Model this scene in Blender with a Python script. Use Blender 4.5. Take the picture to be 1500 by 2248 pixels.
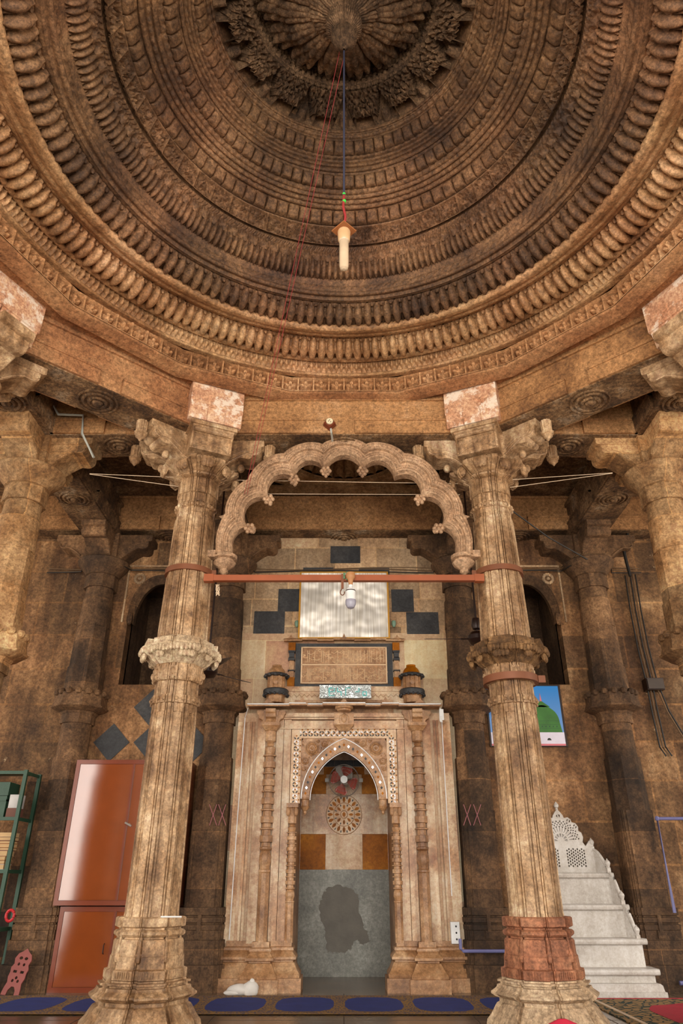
import bpy, math, random
import numpy as np
from mathutils import Vector
for o in list(bpy.data.objects): bpy.data.objects.remove(o)
random.seed(7)
R = math.radians; PI = math.pi
S = bpy.context.scene
COL = S.collection
# ---------------- camera ----------------
H = 1.1                      # camera height
F, PITCH, CX, CY = 1540.0, R(27.8), 755.5, 1124.0
cam = bpy.data.cameras.new('camera'); co = bpy.data.objects.new('camera', cam); COL.objects.link(co)
co.location = (0, 0, H); co.rotation_euler = (R(90) + PITCH, 0, 0)
cam.sensor_fit = 'VERTICAL'; cam.sensor_height = 36; cam.lens = 36 * F / 2248
cam.shift_x = -(CX - 750) / 2248
cam.clip_start = .05; cam.clip_end = 200
S.camera = co
# ---------------- light ----------------
W = bpy.data.worlds.new('world'); S.world = W; W.use_nodes = True
nt = W.node_tree; bg = nt.nodes['Background']
tc = nt.nodes.new('ShaderNodeTexCoord'); sx = nt.nodes.new('ShaderNodeSeparateXYZ')
cr = nt.nodes.new('ShaderNodeValToRGB')
nt.links.new(tc.outputs['Generated'], sx.inputs[0]); nt.links.new(sx.outputs['Z'], cr.inputs[0])
cr.color_ramp.elements[0].position = 0; cr.color_ramp.elements[0].color = (.75, .62, .48, 1)
cr.color_ramp.elements[1].position = .25; cr.color_ramp.elements[1].color = (1, .97, .92, 1)
nt.links.new(cr.outputs[0], bg.inputs[0]); bg.inputs[1].default_value = 1.6
def area(name, loc, rot, sx_, sy_, e, col=(1, .97, .91)):
    l = bpy.data.lights.new(name, 'AREA'); l.shape = 'RECTANGLE'; l.size = sx_; l.size_y = sy_; l.energy = e; l.color = col
    o = bpy.data.objects.new(name, l); COL.objects.link(o); o.location = loc; o.rotation_euler = rot; return o
# daylight through the open courtyard front, behind the camera
area('courtyard_daylight', (0, -4.2, 2.7), (R(97), 0, 0), 17, 5.2, 1060)
# sunlit paving of the courtyard throws light up into the dome
area('courtyard_bounce', (0, -3.6, .15), (R(152), 0, 0), 14, 3.5, 230, (1, .93, .84))
area('side_daylight', (-9.6, 3.0, 2.6), (R(90), 0, R(-90)), 9, 4.6, 200, (1, .96, .9))
area('side_daylight', (9.6, 3.0, 2.6), (R(90), 0, R(90)), 9, 4.6, 200, (1, .95, .88))
S.view_settings.view_transform = 'Standard'; S.view_settings.look = 'None'
S.view_settings.gamma = 1; S.view_settings.use_curve_mapping = False
S.view_settings.exposure = 0.5
# ---------------- measuring helpers ----------------
def T(v): return math.tan(PITCH + math.atan((CY - v) / F))
def ZFc(v): return math.cos(PITCH) + T(v) * math.sin(PITCH)
def XZ(u, v, Y): return (Y * (u - CX) / F * ZFc(v), H + Y * T(v))
def ZV(v, Y): return H + Y * T(v)
# ---------------- mesh helpers ----------------
class MB:
    def __init__(s): s.v = []; s.f = []; s.m = []
    def add(s, vs, fs, m=0):
        b = len(s.v); s.v += [tuple(p) for p in vs]
        for f in fs: s.f.append([b + i for i in f]); s.m.append(m)
    def box(s, x0, x1, y0, y1, z0, z1, m=0):
        s.add([(x0, y0, z0), (x1, y0, z0), (x1, y1, z0), (x0, y1, z0), (x0, y0, z1), (x1, y0, z1), (x1, y1, z1), (x0, y1, z1)],
              [(0, 3, 2, 1), (4, 5, 6, 7), (0, 1, 5, 4), (1, 2, 6, 5), (2, 3, 7, 6), (3, 0, 4, 7)], m)
    def obox(s, c, ax, L, w, z0, z1, m=0):
        """box starting at c going along direction ax (xy) by L[0]..L[1], half width w"""
        a = Vector((ax[0], ax[1], 0)).normalized(); n = Vector((-a.y, a.x, 0)); c = Vector((c[0], c[1], 0))
        P = []
        for z in (z0, z1):
            for l, k in ((L[0], -w), (L[1], -w), (L[1], w), (L[0], w)):
                q = c + a * l + n * k; P.append((q.x, q.y, z))
        s.add(P, [(0, 3, 2, 1), (4, 5, 6, 7), (0, 1, 5, 4), (1, 2, 6, 5), (2, 3, 7, 6), (3, 0, 4, 7)], m)
    def loft(s, rings, cap=True, m=0, close=True):
        n = len(rings[0]); b = len(s.v)
        for r in rings: s.v += [tuple(p) for p in r]
        for i in range(len(rings) - 1):
            for j in range(n if close else n - 1):
                k = (j + 1) % n
                s.f.append([b + i * n + j, b + i * n + k, b + (i + 1) * n + k, b + (i + 1) * n + j]); s.m.append(m)
        if cap:
            s.f.append([b + j for j in range(n)][::-1]); s.m.append(m)
            s.f.append([b + (len(rings) - 1) * n + j for j in range(n)]); s.m.append(m)
    def lathe(s, cx, cy, prof, n=20, m=0, a0=0, a1=2 * PI, mod=None, cap=True):
        full = abs(a1 - a0 - 2 * PI) < 1e-6
        k = n if full else n + 1
        rings = []
        for z, r in prof:
            rr = []
            for j in range(k):
                a = a0 + (a1 - a0) * j / n; q = r * (mod(a, z) if mod else 1)
                rr.append((cx + q * math.cos(a), cy + q * math.sin(a), z))
            rings.append(rr)
        s.loft(rings, cap=full and cap, m=m, close=full)
    def tube(s, pts, r, n=8, m=0):
        pts = [Vector(p) for p in pts]; rings = []
        for i, p in enumerate(pts):
            d = (pts[min(i + 1, len(pts) - 1)] - pts[max(i - 1, 0)]).normalized()
            up = Vector((0, 0, 1)) if abs(d.z) < .9 else Vector((0, 1, 0))
            a = d.cross(up).normalized(); c = d.cross(a)
            rings.append([p + (a * math.cos(2 * PI * j / n) + c * math.sin(2 * PI * j / n)) * r for j in range(n)])
        s.loft(rings, m=m)
    def extr(s, poly, f0, f1, m=0):
        """poly list of 2d points; f0,f1 functions mapping 2d->3d for the two sides"""
        s.loft([[f0(p) for p in poly], [f1(p) for p in poly]], m=m)
    def ball(s, c, r, n=10, sc=(1, 1, 1), m=0):
        k = max(4, n // 2); rings = []
        for i in range(k + 1):
            t = -PI / 2 + PI * i / k; t = max(-1.5, min(1.5, t))
            rings.append([(c[0] + sc[0] * r * math.cos(t) * math.cos(2 * PI * j / n), c[1] + sc[1] * r * math.cos(t) * math.sin(2 * PI * j / n), c[2] + sc[2] * r * math.sin(t)) for j in range(n)])
        s.loft(rings, m=m)
    def obj(s, name, mat, parent=None, smooth=30, loc=None):
        me = bpy.data.meshes.new(name); me.from_pydata(s.v, [], s.f)
        mats = mat if isinstance(mat, (list, tuple)) else [mat]
        for q in mats: me.materials.append(q)
        if len(mats) > 1: me.polygons.foreach_set('material_index', s.m)
        fin(me, smooth); return link(name, me, parent, loc)
def fin(me, smooth=30):
    me.update()
    if smooth:
        me.polygons.foreach_set('use_smooth', [True] * len(me.polygons)); me.set_sharp_from_angle(angle=R(smooth))
def link(name, me, parent=None, loc=None):
    o = bpy.data.objects.new(name, me); COL.objects.link(o)
    if loc is not None: o.location = loc
    if parent:
        o.parent = parent
        if loc is None:                                # world-coordinate mesh under an empty
            w = Vector((0, 0, 0)); q = parent
            while q: w += Vector(q.location); q = q.parent
            o.location = -w
    return o
def tag(o, label=None, cat=None, group=None, kind=None):
    if label: o['label'] = label
    if cat: o['category'] = cat
    if group: o['group'] = group
    if kind: o['kind'] = kind
    return o
def thing(name, loc, label, cat, group=None):
    o = bpy.data.objects.new(name, None); COL.objects.link(o); o.location = loc; o.empty_display_size = .1
    return tag(o, label, cat, group)
def struct(o): o['kind'] = 'structure'; return o
def grid(name, P, mat, parent=None, wrap=True, smooth=40, flip=False):
    """P: numpy (rows, cols, 3)"""
    r, c, _ = P.shape; V = P.reshape(-1, 3)
    i = np.arange(r - 1)[:, None]; cc = c if wrap else c - 1
    j = np.arange(cc)[None, :]; k = (j + 1) % c
    Q = np.stack([i * c + j, i * c + k, (i + 1) * c + k, (i + 1) * c + j], -1).reshape(-1, 4)
    if flip: Q = Q[:, ::-1]
    me = bpy.data.meshes.new(name); me.vertices.add(len(V)); me.vertices.foreach_set('co', V.astype(np.float32).ravel())
    me.loops.add(Q.size); me.loops.foreach_set('vertex_index', Q.astype(np.int32).ravel())
    me.polygons.add(len(Q)); me.polygons.foreach_set('loop_start', np.arange(0, Q.size, 4, dtype=np.int32))
    me.update(calc_edges=True); me.materials.append(mat); fin(me, smooth)
    return link(name, me, parent)
def plate(name, outer, holes, y0, y1, mat, parent=None, smooth=30):
    """flat slab with holes; 2d points are (x, z); thickness from y0 to y1"""
    cu = bpy.data.curves.new(name, 'CURVE'); cu.dimensions = '2D'; cu.fill_mode = 'BOTH'; cu.extrude = (y1 - y0) / 2
    for poly in [outer] + list(holes):
        sp = cu.splines.new('POLY'); sp.points.add(len(poly) - 1)
        for q, p in zip(sp.points, poly): q.co = (p[0], p[1], 0, 1)
        sp.use_cyclic_u = True
    to = bpy.data.objects.new('t', cu); COL.objects.link(to)
    dg = bpy.context.evaluated_depsgraph_get(); dg.update()
    me = bpy.data.meshes.new_from_object(to.evaluated_get(dg)); bpy.data.objects.remove(to); bpy.data.curves.remove(cu)
    n = len(me.vertices); a = np.empty(n * 3); me.vertices.foreach_get('co', a); a = a.reshape(-1, 3)
    b = np.stack([a[:, 0], (y0 + y1) / 2 - a[:, 2], a[:, 1]], -1); me.vertices.foreach_set('co', b.ravel())
    me.materials.clear(); me.materials.append(mat); me.name = name; fin(me, smooth)
    return link(name, me, parent)
# ---------------- materials ----------------
def new(name):
    m = bpy.data.materials.new(name); m.use_nodes = True; n = m.node_tree
    return m, n, n.nodes['Principled BSDF']
def lin(c):
    return tuple([(x / 255 / 12.92 if x / 255 <= .04045 else ((x / 255 + .055) / 1.055) ** 2.4) for x in c]) + (1,)
def plain(name, c, rough=.5, metal=0, bump=0, bs=40, var=.12):
    m, n, b = new(name); L = n.links
    b.inputs['Roughness'].default_value = rough; b.inputs['Metallic'].default_value = metal
    t = n.nodes.new('ShaderNodeTexCoord'); no = n.nodes.new('ShaderNodeTexNoise'); no.inputs['Scale'].default_value = 6; no.inputs['Detail'].default_value = 6
    L.new(t.outputs['Object'], no.inputs[0]); r = n.nodes.new('ShaderNodeValToRGB'); L.new(no.outputs[0], r.inputs[0])
    l = lin(c); r.color_ramp.elements[0].position = .3; r.color_ramp.elements[1].position = .7
    r.color_ramp.elements[0].color = tuple(x * (1 - var) for x in l[:3]) + (1,); r.color_ramp.elements[1].color = tuple(min(1, x * (1 + var)) for x in l[:3]) + (1,)
    L.new(r.outputs[0], b.inputs['Base Color'])
    if bump:
        n2 = n.nodes.new('ShaderNodeTexNoise'); n2.inputs['Scale'].default_value = bs; L.new(t.outputs['Object'], n2.inputs[0])
        bm = n.nodes.new('ShaderNodeBump'); bm.inputs['Strength'].default_value = bump; bm.inputs['Distance'].default_value = .01
        L.new(n2.outputs[0], bm.inputs['Height']); L.new(bm.outputs[0], b.inputs['Normal'])
    return m
def stone(name, cols, scale=1.6, rough=.82, bump=.5, speck=None, streak=.35, brick=None, mottle=.55, bd=.02, pit=1, sprow=.62, spec=.4, hue=0, sat=.93):
    """weathered stone: large tone variation, mottling, vertical stains, pale flakes, tooled surface"""
    m, n, b = new(name); L = n.links; N = n.nodes.new
    t = N('ShaderNodeTexCoord')
    def noise(sc, det=8, vec=None, rg=.6):
        x = N('ShaderNodeTexNoise'); x.inputs['Scale'].default_value = sc; x.inputs['Detail'].default_value = det; x.inputs['Roughness'].default_value = rg
        L.new(vec or t.outputs['Object'], x.inputs[0]); return x
    def mix(kind, fac, A, B):
        x = N('ShaderNodeMix'); x.data_type = 'RGBA'; x.blend_type = kind
        if isinstance(fac, float): x.inputs[0].default_value = fac
        else: L.new(fac, x.inputs[0])
        for s_, q in ((6, A), (7, B)):
            if isinstance(q, tuple): x.inputs[s_].default_value = q
            else: L.new(q, x.inputs[s_])
        return x.outputs[2]
    n1 = noise(scale, 8, rg=.68); cr = N('ShaderNodeValToRGB'); L.new(n1.outputs[0], cr.inputs[0])
    el = cr.color_ramp.elements; k = len(cols)
    while len(el) < k: el.new(.5)
    for i, c in enumerate(cols): el[i].position = .32 + .38 * i / (k - 1); lu = (c[0] * .3 + c[1] * .59 + c[2] * .11); el[i].color = lin([lu + (q - lu) * sat for q in c])
    c = cr.outputs[0]
    if hue:
        n0 = noise(.9, 3); r0 = N('ShaderNodeValToRGB'); L.new(n0.outputs[0], r0.inputs[0]); r0.color_ramp.elements[0].position = .42; r0.color_ramp.elements[1].position = .62
        r0.color_ramp.elements[0].color = (.5, .5, .5, 1); r0.color_ramp.elements[1].color = (.56, .44, .47, 1)
        c = mix('OVERLAY', hue, c, r0.outputs[0])
    bfac = None
    if brick:
        mp = N('ShaderNodeMapping'); L.new(t.outputs['Object'], mp.inputs[0]); mp.inputs['Rotation'].default_value = (R(-90), 0, 0)
        mp.inputs['Location'].default_value = (.13, .21, 0)
        br = N('ShaderNodeTexBrick'); L.new(mp.outputs[0], br.inputs[0]); br.inputs['Scale'].default_value = 1
        br.inputs['Brick Width'].default_value = brick[0]; br.inputs['Row Height'].default_value = brick[1]; br.inputs['Mortar Size'].default_value = brick[2]
        br.inputs['Color1'].default_value = (.22, .22, .22, 1); br.inputs['Color2'].default_value = (.76, .75, .74, 1); br.inputs['Mortar'].default_value = (.72, .68, .6, 1)
        br.offset = .43; br.squash = .8; br.squash_frequency = 3
        c = mix('OVERLAY', .8, c, br.outputs[0]); bfac = br.outputs['Fac']
    n2 = noise(23, 9, rg=.74); r2 = N('ShaderNodeValToRGB'); L.new(n2.outputs[0], r2.inputs[0]); r2.color_ramp.elements[0].position = .38; r2.color_ramp.elements[1].position = .62
    r2.color_ramp.elements[0].color = (.14, .13, .12, 1); r2.color_ramp.elements[1].color = (.86, .86, .86, 1)
    c = mix('OVERLAY', mottle, c, r2.outputs[0])
    n5 = noise(55, 8, rg=.75); r5 = N('ShaderNodeValToRGB'); L.new(n5.outputs[0], r5.inputs[0]); r5.color_ramp.elements[0].position = .36; r5.color_ramp.elements[1].position = .64
    r5.color_ramp.elements[0].color = (.2, .19, .18, 1); r5.color_ramp.elements[1].color = (.8, .8, .8, 1)
    c = mix('OVERLAY', mottle * .9, c, r5.outputs[0])
    if streak:
        mp2 = N('ShaderNodeMapping'); L.new(t.outputs['Object'], mp2.inputs[0]); mp2.inputs['Scale'].default_value = (7, 7, .55)
        n3 = noise(1, 5, mp2.outputs[0]); r3 = N('ShaderNodeValToRGB'); L.new(n3.outputs[0], r3.inputs[0]); r3.color_ramp.elements[0].position = .36; r3.color_ramp.elements[1].position = .6
        r3.color_ramp.elements[0].color = (.33, .25, .18, 1); r3.color_ramp.elements[1].color = (1, 1, 1, 1)
        c = mix('MULTIPLY', streak, c, r3.outputs[0])
    if speck:
        n4 = noise(5, 12, rg=.75); r4 = N('ShaderNodeValToRGB'); L.new(n4.outputs[0], r4.inputs[0]); r4.color_ramp.elements[0].position = sprow; r4.color_ramp.elements[1].position = sprow + .06
        c = mix('MIX', r4.outputs[0], c, lin(speck))
    L.new(c, b.inputs['Base Color']); b.inputs['Roughness'].default_value = rough; b.inputs['Specular IOR Level'].default_value = spec
    nb = noise(38, 6, rg=.7); nb2 = noise(9, 4)
    ad = N('ShaderNodeMath'); ad.operation = 'MULTIPLY_ADD'; L.new(nb.outputs[0], ad.inputs[0]); ad.inputs[1].default_value = .5 * pit; L.new(nb2.outputs[0], ad.inputs[2])
    h = ad.outputs[0]
    if bfac:
        m2 = N('ShaderNodeMath'); m2.operation = 'MULTIPLY_ADD'; L.new(bfac, m2.inputs[0]); m2.inputs[1].default_value = -.6; L.new(h, m2.inputs[2]); h = m2.outputs[0]
    bm = N('ShaderNodeBump'); bm.inputs['Strength'].default_value = bump; bm.inputs['Distance'].default_value = bd
    L.new(h, bm.inputs['Height']); L.new(bm.outputs[0], b.inputs['Normal'])
    return m
M = {}
M['pillar'] = stone('pillar_sandstone', [(112, 78, 50), (168, 130, 90), (198, 164, 124), (218, 192, 158)], 2.2, .55, .6, (230, 212, 184), .8, mottle=.5, sprow=.68)
M['collar'] = stone('pale_collar_stone', [(170, 140, 105), (205, 182, 148), (222, 204, 176)], 3, .8, .7, None, .3)
M['darkcollar'] = stone('lichen_collar_stone', [(70, 48, 28), (120, 86, 50), (170, 130, 84)], 4, .8, .8, (200, 170, 120), .4, sprow=.66)
M['redbase'] = stone('red_pedestal_stone', [(118, 72, 50), (158, 100, 68), (176, 124, 88)], 2.2, .7, .5, None, .5)
M['palebase'] = stone('pale_plinth_stone', [(150, 122, 92), (184, 156, 122), (204, 180, 148)], 3, .8, .6, None, .2)
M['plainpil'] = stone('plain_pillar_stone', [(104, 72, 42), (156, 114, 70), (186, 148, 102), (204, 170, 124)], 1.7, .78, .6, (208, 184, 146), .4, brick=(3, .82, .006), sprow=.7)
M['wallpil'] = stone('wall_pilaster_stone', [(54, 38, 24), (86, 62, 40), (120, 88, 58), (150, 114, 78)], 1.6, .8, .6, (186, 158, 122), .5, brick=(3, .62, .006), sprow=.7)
M['wall'] = stone('wall_sandstone', [(72, 50, 32), (108, 78, 48), (146, 108, 70), (182, 146, 104)], 1.1, .8, .6, (206, 178, 140), .6, brick=(.92, .5, .014), sprow=.64, mottle=.5, hue=.25)
M['midwall'] = stone('central_wall_blocks', [(146, 114, 82), (178, 146, 110), (204, 176, 140)], 1.5, .7, .5, (214, 194, 164), .2, brick=(.62, .42, .010), sprow=.7, mottle=.35)
M['beam'] = stone('beam_sandstone', [(112, 74, 42), (156, 110, 66), (178, 130, 82), (192, 150, 108)], 1.2, .8, .55, (206, 172, 130), .1, sprow=.7)
M['beamred'] = stone('diagonal_beam_sandstone', [(118, 76, 44), (158, 106, 66), (176, 128, 84), (176, 130, 92)], 1.1, .8, .6, None, .1)
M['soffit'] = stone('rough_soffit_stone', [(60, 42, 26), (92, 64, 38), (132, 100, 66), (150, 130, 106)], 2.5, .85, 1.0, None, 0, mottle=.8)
M['dome'] = stone('dome_stone_shaded', [(62, 42, 28), (94, 66, 42), (126, 92, 60), (152, 116, 80)], 1.4, .7, .6, (172, 140, 104), 0, mottle=.7, hue=.4, sprow=.68)  # upper rings darkened against the lower ones: dimmer light put into the colour
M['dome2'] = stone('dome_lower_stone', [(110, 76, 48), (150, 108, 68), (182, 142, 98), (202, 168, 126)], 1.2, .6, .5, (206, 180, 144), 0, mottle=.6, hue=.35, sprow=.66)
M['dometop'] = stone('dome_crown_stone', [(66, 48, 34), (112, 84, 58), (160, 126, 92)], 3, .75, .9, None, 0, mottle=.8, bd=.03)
M['frieze'] = stone('frieze_stone', [(140, 94, 56), (182, 132, 86), (204, 160, 116)], .9, .75, .5, None, 0)
M['impost'] = stone('painted_impost_stone', [(180, 120, 84), (206, 158, 122), (222, 188, 158)], 3, .8, .5, (232, 214, 194), 0, sprow=.52)
M['marble'] = stone('veined_marble', [(146, 90, 52), (190, 142, 98), (222, 192, 154), (234, 216, 190)], 1.9, .35, .12, None, .5, mottle=.3)
M['marblepale'] = stone('pale_marble', [(196, 162, 118), (218, 190, 150), (230, 210, 178)], 1.0, .35, .1, None, .2, mottle=.22, brick=(1.0, .55, .004))
M['marblecarve'] = stone('carved_marble', [(116, 76, 46), (170, 124, 82), (208, 170, 128)], 2.6, .4, .25, None, .2, mottle=.35)
M['whitemarble'] = stone('white_marble', [(184, 172, 158), (208, 200, 190), (224, 218, 210)], 1.5, .4, .1, None, .2, mottle=.22, sat=.8)
M['archstone'] = stone('arch_stone', [(140, 106, 78), (180, 144, 110), (206, 172, 138)], 3, .7, .5, None, .1)
M['black'] = stone('black_slate', [(38, 38, 40), (52, 52, 54), (70, 68, 66)], 3, .5, .3, None, 0, mottle=.4)
M['amber'] = stone('amber_marble', [(112, 60, 0), (156, 90, 6), (184, 118, 26)], 2, .5, .06, None, 0, mottle=.25, spec=.15, sat=1)
M['creamtile'] = stone('cream_tile', [(190, 148, 112), (216, 184, 150), (230, 208, 182)], 2.2, .5, .06, None, .3, mottle=.25, spec=.2)
M['grey'] = stone('grey_slab', [(98, 98, 90), (124, 124, 114), (148, 148, 138)], 2.2, .45, .1, (96, 92, 82), .15, mottle=.35, sprow=.63)
M['floor'] = stone('floor_marble', [(88, 72, 56), (120, 100, 80), (148, 128, 104)], 1.2, .22, .08, None, 0, mottle=.3)
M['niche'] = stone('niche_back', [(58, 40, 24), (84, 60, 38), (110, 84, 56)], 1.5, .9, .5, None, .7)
M['white'] = plain('white_plastic', (226, 226, 224), .4)
M['dark'] = plain('dark_metal', (42, 24, 18), .35, .3)
M['cable'] = plain('brown_cable', (104, 78, 50), .6)
M['blackcable'] = plain('black_cable', (26, 24, 22), .5)
M['cabinet'] = plain('orange_brown_enamel', (138, 66, 24), .14, 0, .12, 5, .06)
for q_, v_ in (('Coat Weight', 1), ('Coat IOR', 1.75), ('Coat Roughness', .12)): M['cabinet'].node_tree.nodes['Principled BSDF'].inputs[q_].default_value = v_
M['cabtrim'] = plain('red_brown_enamel_trim', (124, 58, 34), .22, 0, .12, 9, .08)
M['green'] = plain('green_rack_paint', (44, 78, 58), .45, 0, .2, 60)
M['orange'] = plain('orange_bar_paint', (150, 78, 42), .4)
M['strap'] = plain('rusty_strap', (122, 72, 44), .55, .2)
M['pipe'] = plain('blue_grey_pipe', (112, 112, 158), .4)
M['palepipe'] = plain('pale_pipe', (176, 176, 166), .5)
M['pink'] = plain('pink_paint', (146, 76, 68), .6)
M['red'] = plain('red_thread', (150, 44, 46), .6)
M['thread'] = plain('pale_string', (214, 190, 160), .7)
# ================= SETTING =================
YP, AX, BX = 7.1, 1.69, 3.685          # pillar row, inner and outer column offsets
YW, YQ = 9.9, 9.75                      # back wall face, wall pilaster axis
YC, RS = 3.5, 1.029                     # dome axis
ZB, ZT = 5.75, 6.29                     # beam soffit and top
C0 = (0, YC)
mb = MB(); mb.box(-9.5, 9.5, -3.2, 11.6, -.12, 0); struct(mb.obj('floor', M['floor'], None, 0))
mb = MB()
for y in (-2.4, -.9, .6, 2.1, 3.6, 5.1, 6.6, 7.7): mb.box(-9.5, 9.5, y - .004, y + .004, 0, .0012)
for x in np.arange(-8.4, 9, 1.2): mb.box(x - .004, x + .004, -3.2, 9.4, 0, .0012)
struct(mb.obj('floor_joints', plain('floor_joint', (70, 58, 46), .7), bpy.data.objects['floor'], 0))

# back wall with the two bay niches and the opening of the prayer niche
def arch_pts(xc, hw, z0, zs, zt, n=10):
    p = [(xc - hw, z0), (xc + hw, z0)]
    for i in range(n + 1):
        t = i / n; p.append((xc + hw * math.cos(t * PI / 2) ** .9 if t < 1 else xc, zs + (zt - zs) * math.sin(t * PI / 2) ** 1.0))
    p += [(2 * xc - x, z) for x, z in p[-2:1:-1]]
    return p
NICH = [(-2.72, .47), (2.72, .47)]
nz0, nzs, nzt = ZV(1503, YW), ZV(1352, YW), ZV(1268, YW)
holes = [arch_pts(x, w, nz0, nzs, nzt) for x, w in NICH]
MHW = .66
holes.append([(-MHW, -.05), (MHW, -.05), (MHW, 2.9), (-MHW, 2.9)])
wb = struct(plate('wall_back', [(-9.5, -.1), (9.5, -.1), (9.5, 6.6), (-9.5, 6.6)], holes, YW, YW + .25, M['wall'], None, 0))
mb = MB()
for x, w in NICH:
    mb.box(x - w - .1, x + w + .1, YW + 1.0, YW + 1.1, nz0 - .1, nzt + .2)
    mb.box(x - w - .1, x - w, YW + .2, YW + 1.1, nz0 - .1, nzt + .2); mb.box(x + w, x + w + .1, YW + .2, YW + 1.1, nz0 - .1, nzt + .2)
    mb.box(x - w - .1, x + w + .1, YW + .2, YW + 1.1, nz0 - .1, nz0); mb.box(x - w - .1, x + w + .1, YW + .2, YW + 1.1, nzt + .05, nzt + .2)
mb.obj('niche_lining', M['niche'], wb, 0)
for x, w in NICH:       # raised frame, cusped moulding and rosettes of each bay niche
    s = 1 if x > 0 else -1
    a = arch_pts(x, w, nz0, nzs, nzt)[2:]; a2 = [(x + (p[0] - x) * .86, p[1] - .06 if p[1] > nzs + .02 else p[1] - .1) for p in a]
    m2 = MB(); n_ = len(a)
    m2.loft([[(p[0], YW - .03, p[1]) for p in a], [(p[0], YW - .05, p[1] + .03) for p in a], [(p[0], YW + .06, p[1] - .02) for p in a2], [(p[0], YW + .16, p[1]) for p in a2], [(p[0], YW + .16, p[1]) for p in a]], cap=False, close=False)
    for sd in (-1, 1): m2.ball((x + sd * (w - .03), YW - .02, nzs - .05), .07, 10, (.7, .8, 1.4))
    m2.obj('arch_moulding', M['wallpil'], wb)
    m3 = MB(); zt2 = nzt + .17
    for sd in (-1, 1):
        m3.box(x + sd * (w + .085) - .012, x + sd * (w + .085) + .012, YW - .02, YW + .02, nzs - .1, zt2)
        cx_, cz_ = x + sd * (w - .09), nzt - .02
        m3.ball((cx_, YW - .01, cz_), .03, 8)
        for k in range(14):
            t = k * 2 * PI / 14; m3.ball((cx_ + .07 * math.cos(t), YW - .008, cz_ + .07 * math.sin(t)), .028, 6, (.9, .5, .9))
    m3.box(x - w - .1, x + w + .1, YW - .02, YW + .02, zt2, zt2 + .025)
    m3.obj('rosette_panel', M['midwall'], wb)
# block facing of the central bay, black inlays
mw = MB(); mw.box(-1.52, 1.52, YW - .04, YW + .01, ZV(1392, YW), 5.9); mw.obj('block_facing', M['midwall'], wb, 0)
ml = MB()
ml.box(-1.52, -MHW, YW - .05, YW + .01, 0, ZV(1392, YW)); ml.box(MHW, 1.52, YW - .05, YW + .01, 0, ZV(1392, YW)); ml.box(-MHW, MHW, YW - .05, YW + .01, 2.9, ZV(1392, YW))
ml.obj('marble_facing', M['marblepale'], wb, 0)
for (u0, v0, u1, v1) in ((726, 1199, 791, 1236), (666, 1246, 732, 1264), (788, 1247, 855, 1264), (612, 1293, 659, 1342), (859, 1294, 907, 1343),
                         (559, 1342, 626, 1391), (892, 1344, 962, 1392)):
    x0, z1 = XZ(u0, v0, YW - .05); x1, _ = XZ(u1, v0, YW - .05); _, z0 = XZ(u0, v1, YW - .05)
    t = MB(); t.box(x0, x1, YW - .052, YW - .03, z0, z1); t.obj('black_tile', M['black'], wb, 0)
for (uc, vc, hx) in ((245, 1630, .245), (333, 1630, .245), (333, 1553, .245), (427, 1634, .22)):
    x, z = XZ(uc, vc, YW); t = MB(); y = YW - .012
    q = [(x - hx, z), (x, z - hx * 1.02), (x + hx, z), (x, z + hx * 1.02)]
    t.extr(q, lambda p: (p[0], y, p[1]), lambda p: (p[0], YW + .01, p[1])); t.obj('black_tile', M['black'], wb, 0)
# wall beam above the pilasters
def beam(name, p0, p1, hw, z0, z1, mat, label, lotus=True, group=None, gap=True, soff=None):
    p0 = Vector((p0[0], p0[1], 0)); p1 = Vector((p1[0], p1[1], 0)); d = p1 - p0; L = d.length; mid = (p0 + p1) / 2
    a = d.normalized()
    o = tag(thing(name, (mid.x, mid.y, z0), label, 'beam', group))
    b = MB(); b.obox(p0, a, (0, L), hw - .02, z0 + .002, z1)
    g = .13 if gap else 0
    zb = z0 + (z1 - z0) * .36
    for rng in (((0, L / 2 - g), (L / 2 + g, L)) if gap else ((0, L),)):
        b.obox(p0, a, rng, hw + .022, z0, zb); b.obox(p0, a, rng, hw + .034, zb - .025, zb + .003)
    b.obox(p0, a, (0, L), hw - .018, zb, z1 - .05); b.obox(p0, a, (0, L), hw + .01, z1 - .06, z1)
    b.obj('beam_block', mat, o, 0)
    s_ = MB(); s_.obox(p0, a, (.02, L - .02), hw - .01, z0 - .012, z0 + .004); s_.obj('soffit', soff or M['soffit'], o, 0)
    if lotus:
        l = MB(); z = z0 - .01; r = hw * .8
        prof = [(z, r), (z - .02, r), (z - .022, r * .93), (z - .008, r * .9), (z - .008, r * .8), (z - .028, r * .74), (z - .028, r * .66), (z - .012, r * .6), (z - .014, r * .5), (z - .035, r * .45), (z - .035, r * .36), (z - .02, r * .3), (z - .05, r * .2), (z - .055, r * .1), (z - .06, .004)]
        l.lathe(mid.x, mid.y, prof, 40); l.obj('lotus_medallion', M['soffit'], o)
    return o
beam('stone_beam', (-AX, YP), (AX, YP), .25, ZB, ZT, M['beam'], 'ochre stone beam spanning above the cusped arch')
beam('stone_beam', (-BX, YP), (-AX, YP), .25, ZB, ZT, M['beam'], 'stained short beam between the left plain pillar and the left carved pillar')
beam('stone_beam', (AX, YP), (BX, YP), .25, ZB, ZT, M['beam'], 'short stone beam between the right carved pillar and the right plain pillar')
beam('stone_beam', (-BX, YP), (-7.5, YP), .25, ZB, ZT, M['beam'], 'stone beam running out of frame from the left plain pillar')
beam('stone_beam', (BX, YP), (7.5, YP), .25, ZB, ZT, M['beam'], 'stone beam running out of frame from the right plain pillar')
YN = YP - 1.78                         # near octagon pillars
beam('stone_beam', (-AX, YP), (-BX, YN), .27, ZB, ZT, M['beamred'], 'reddish diagonal beam under the dome on the left, lotus on its dark underside')
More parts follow.
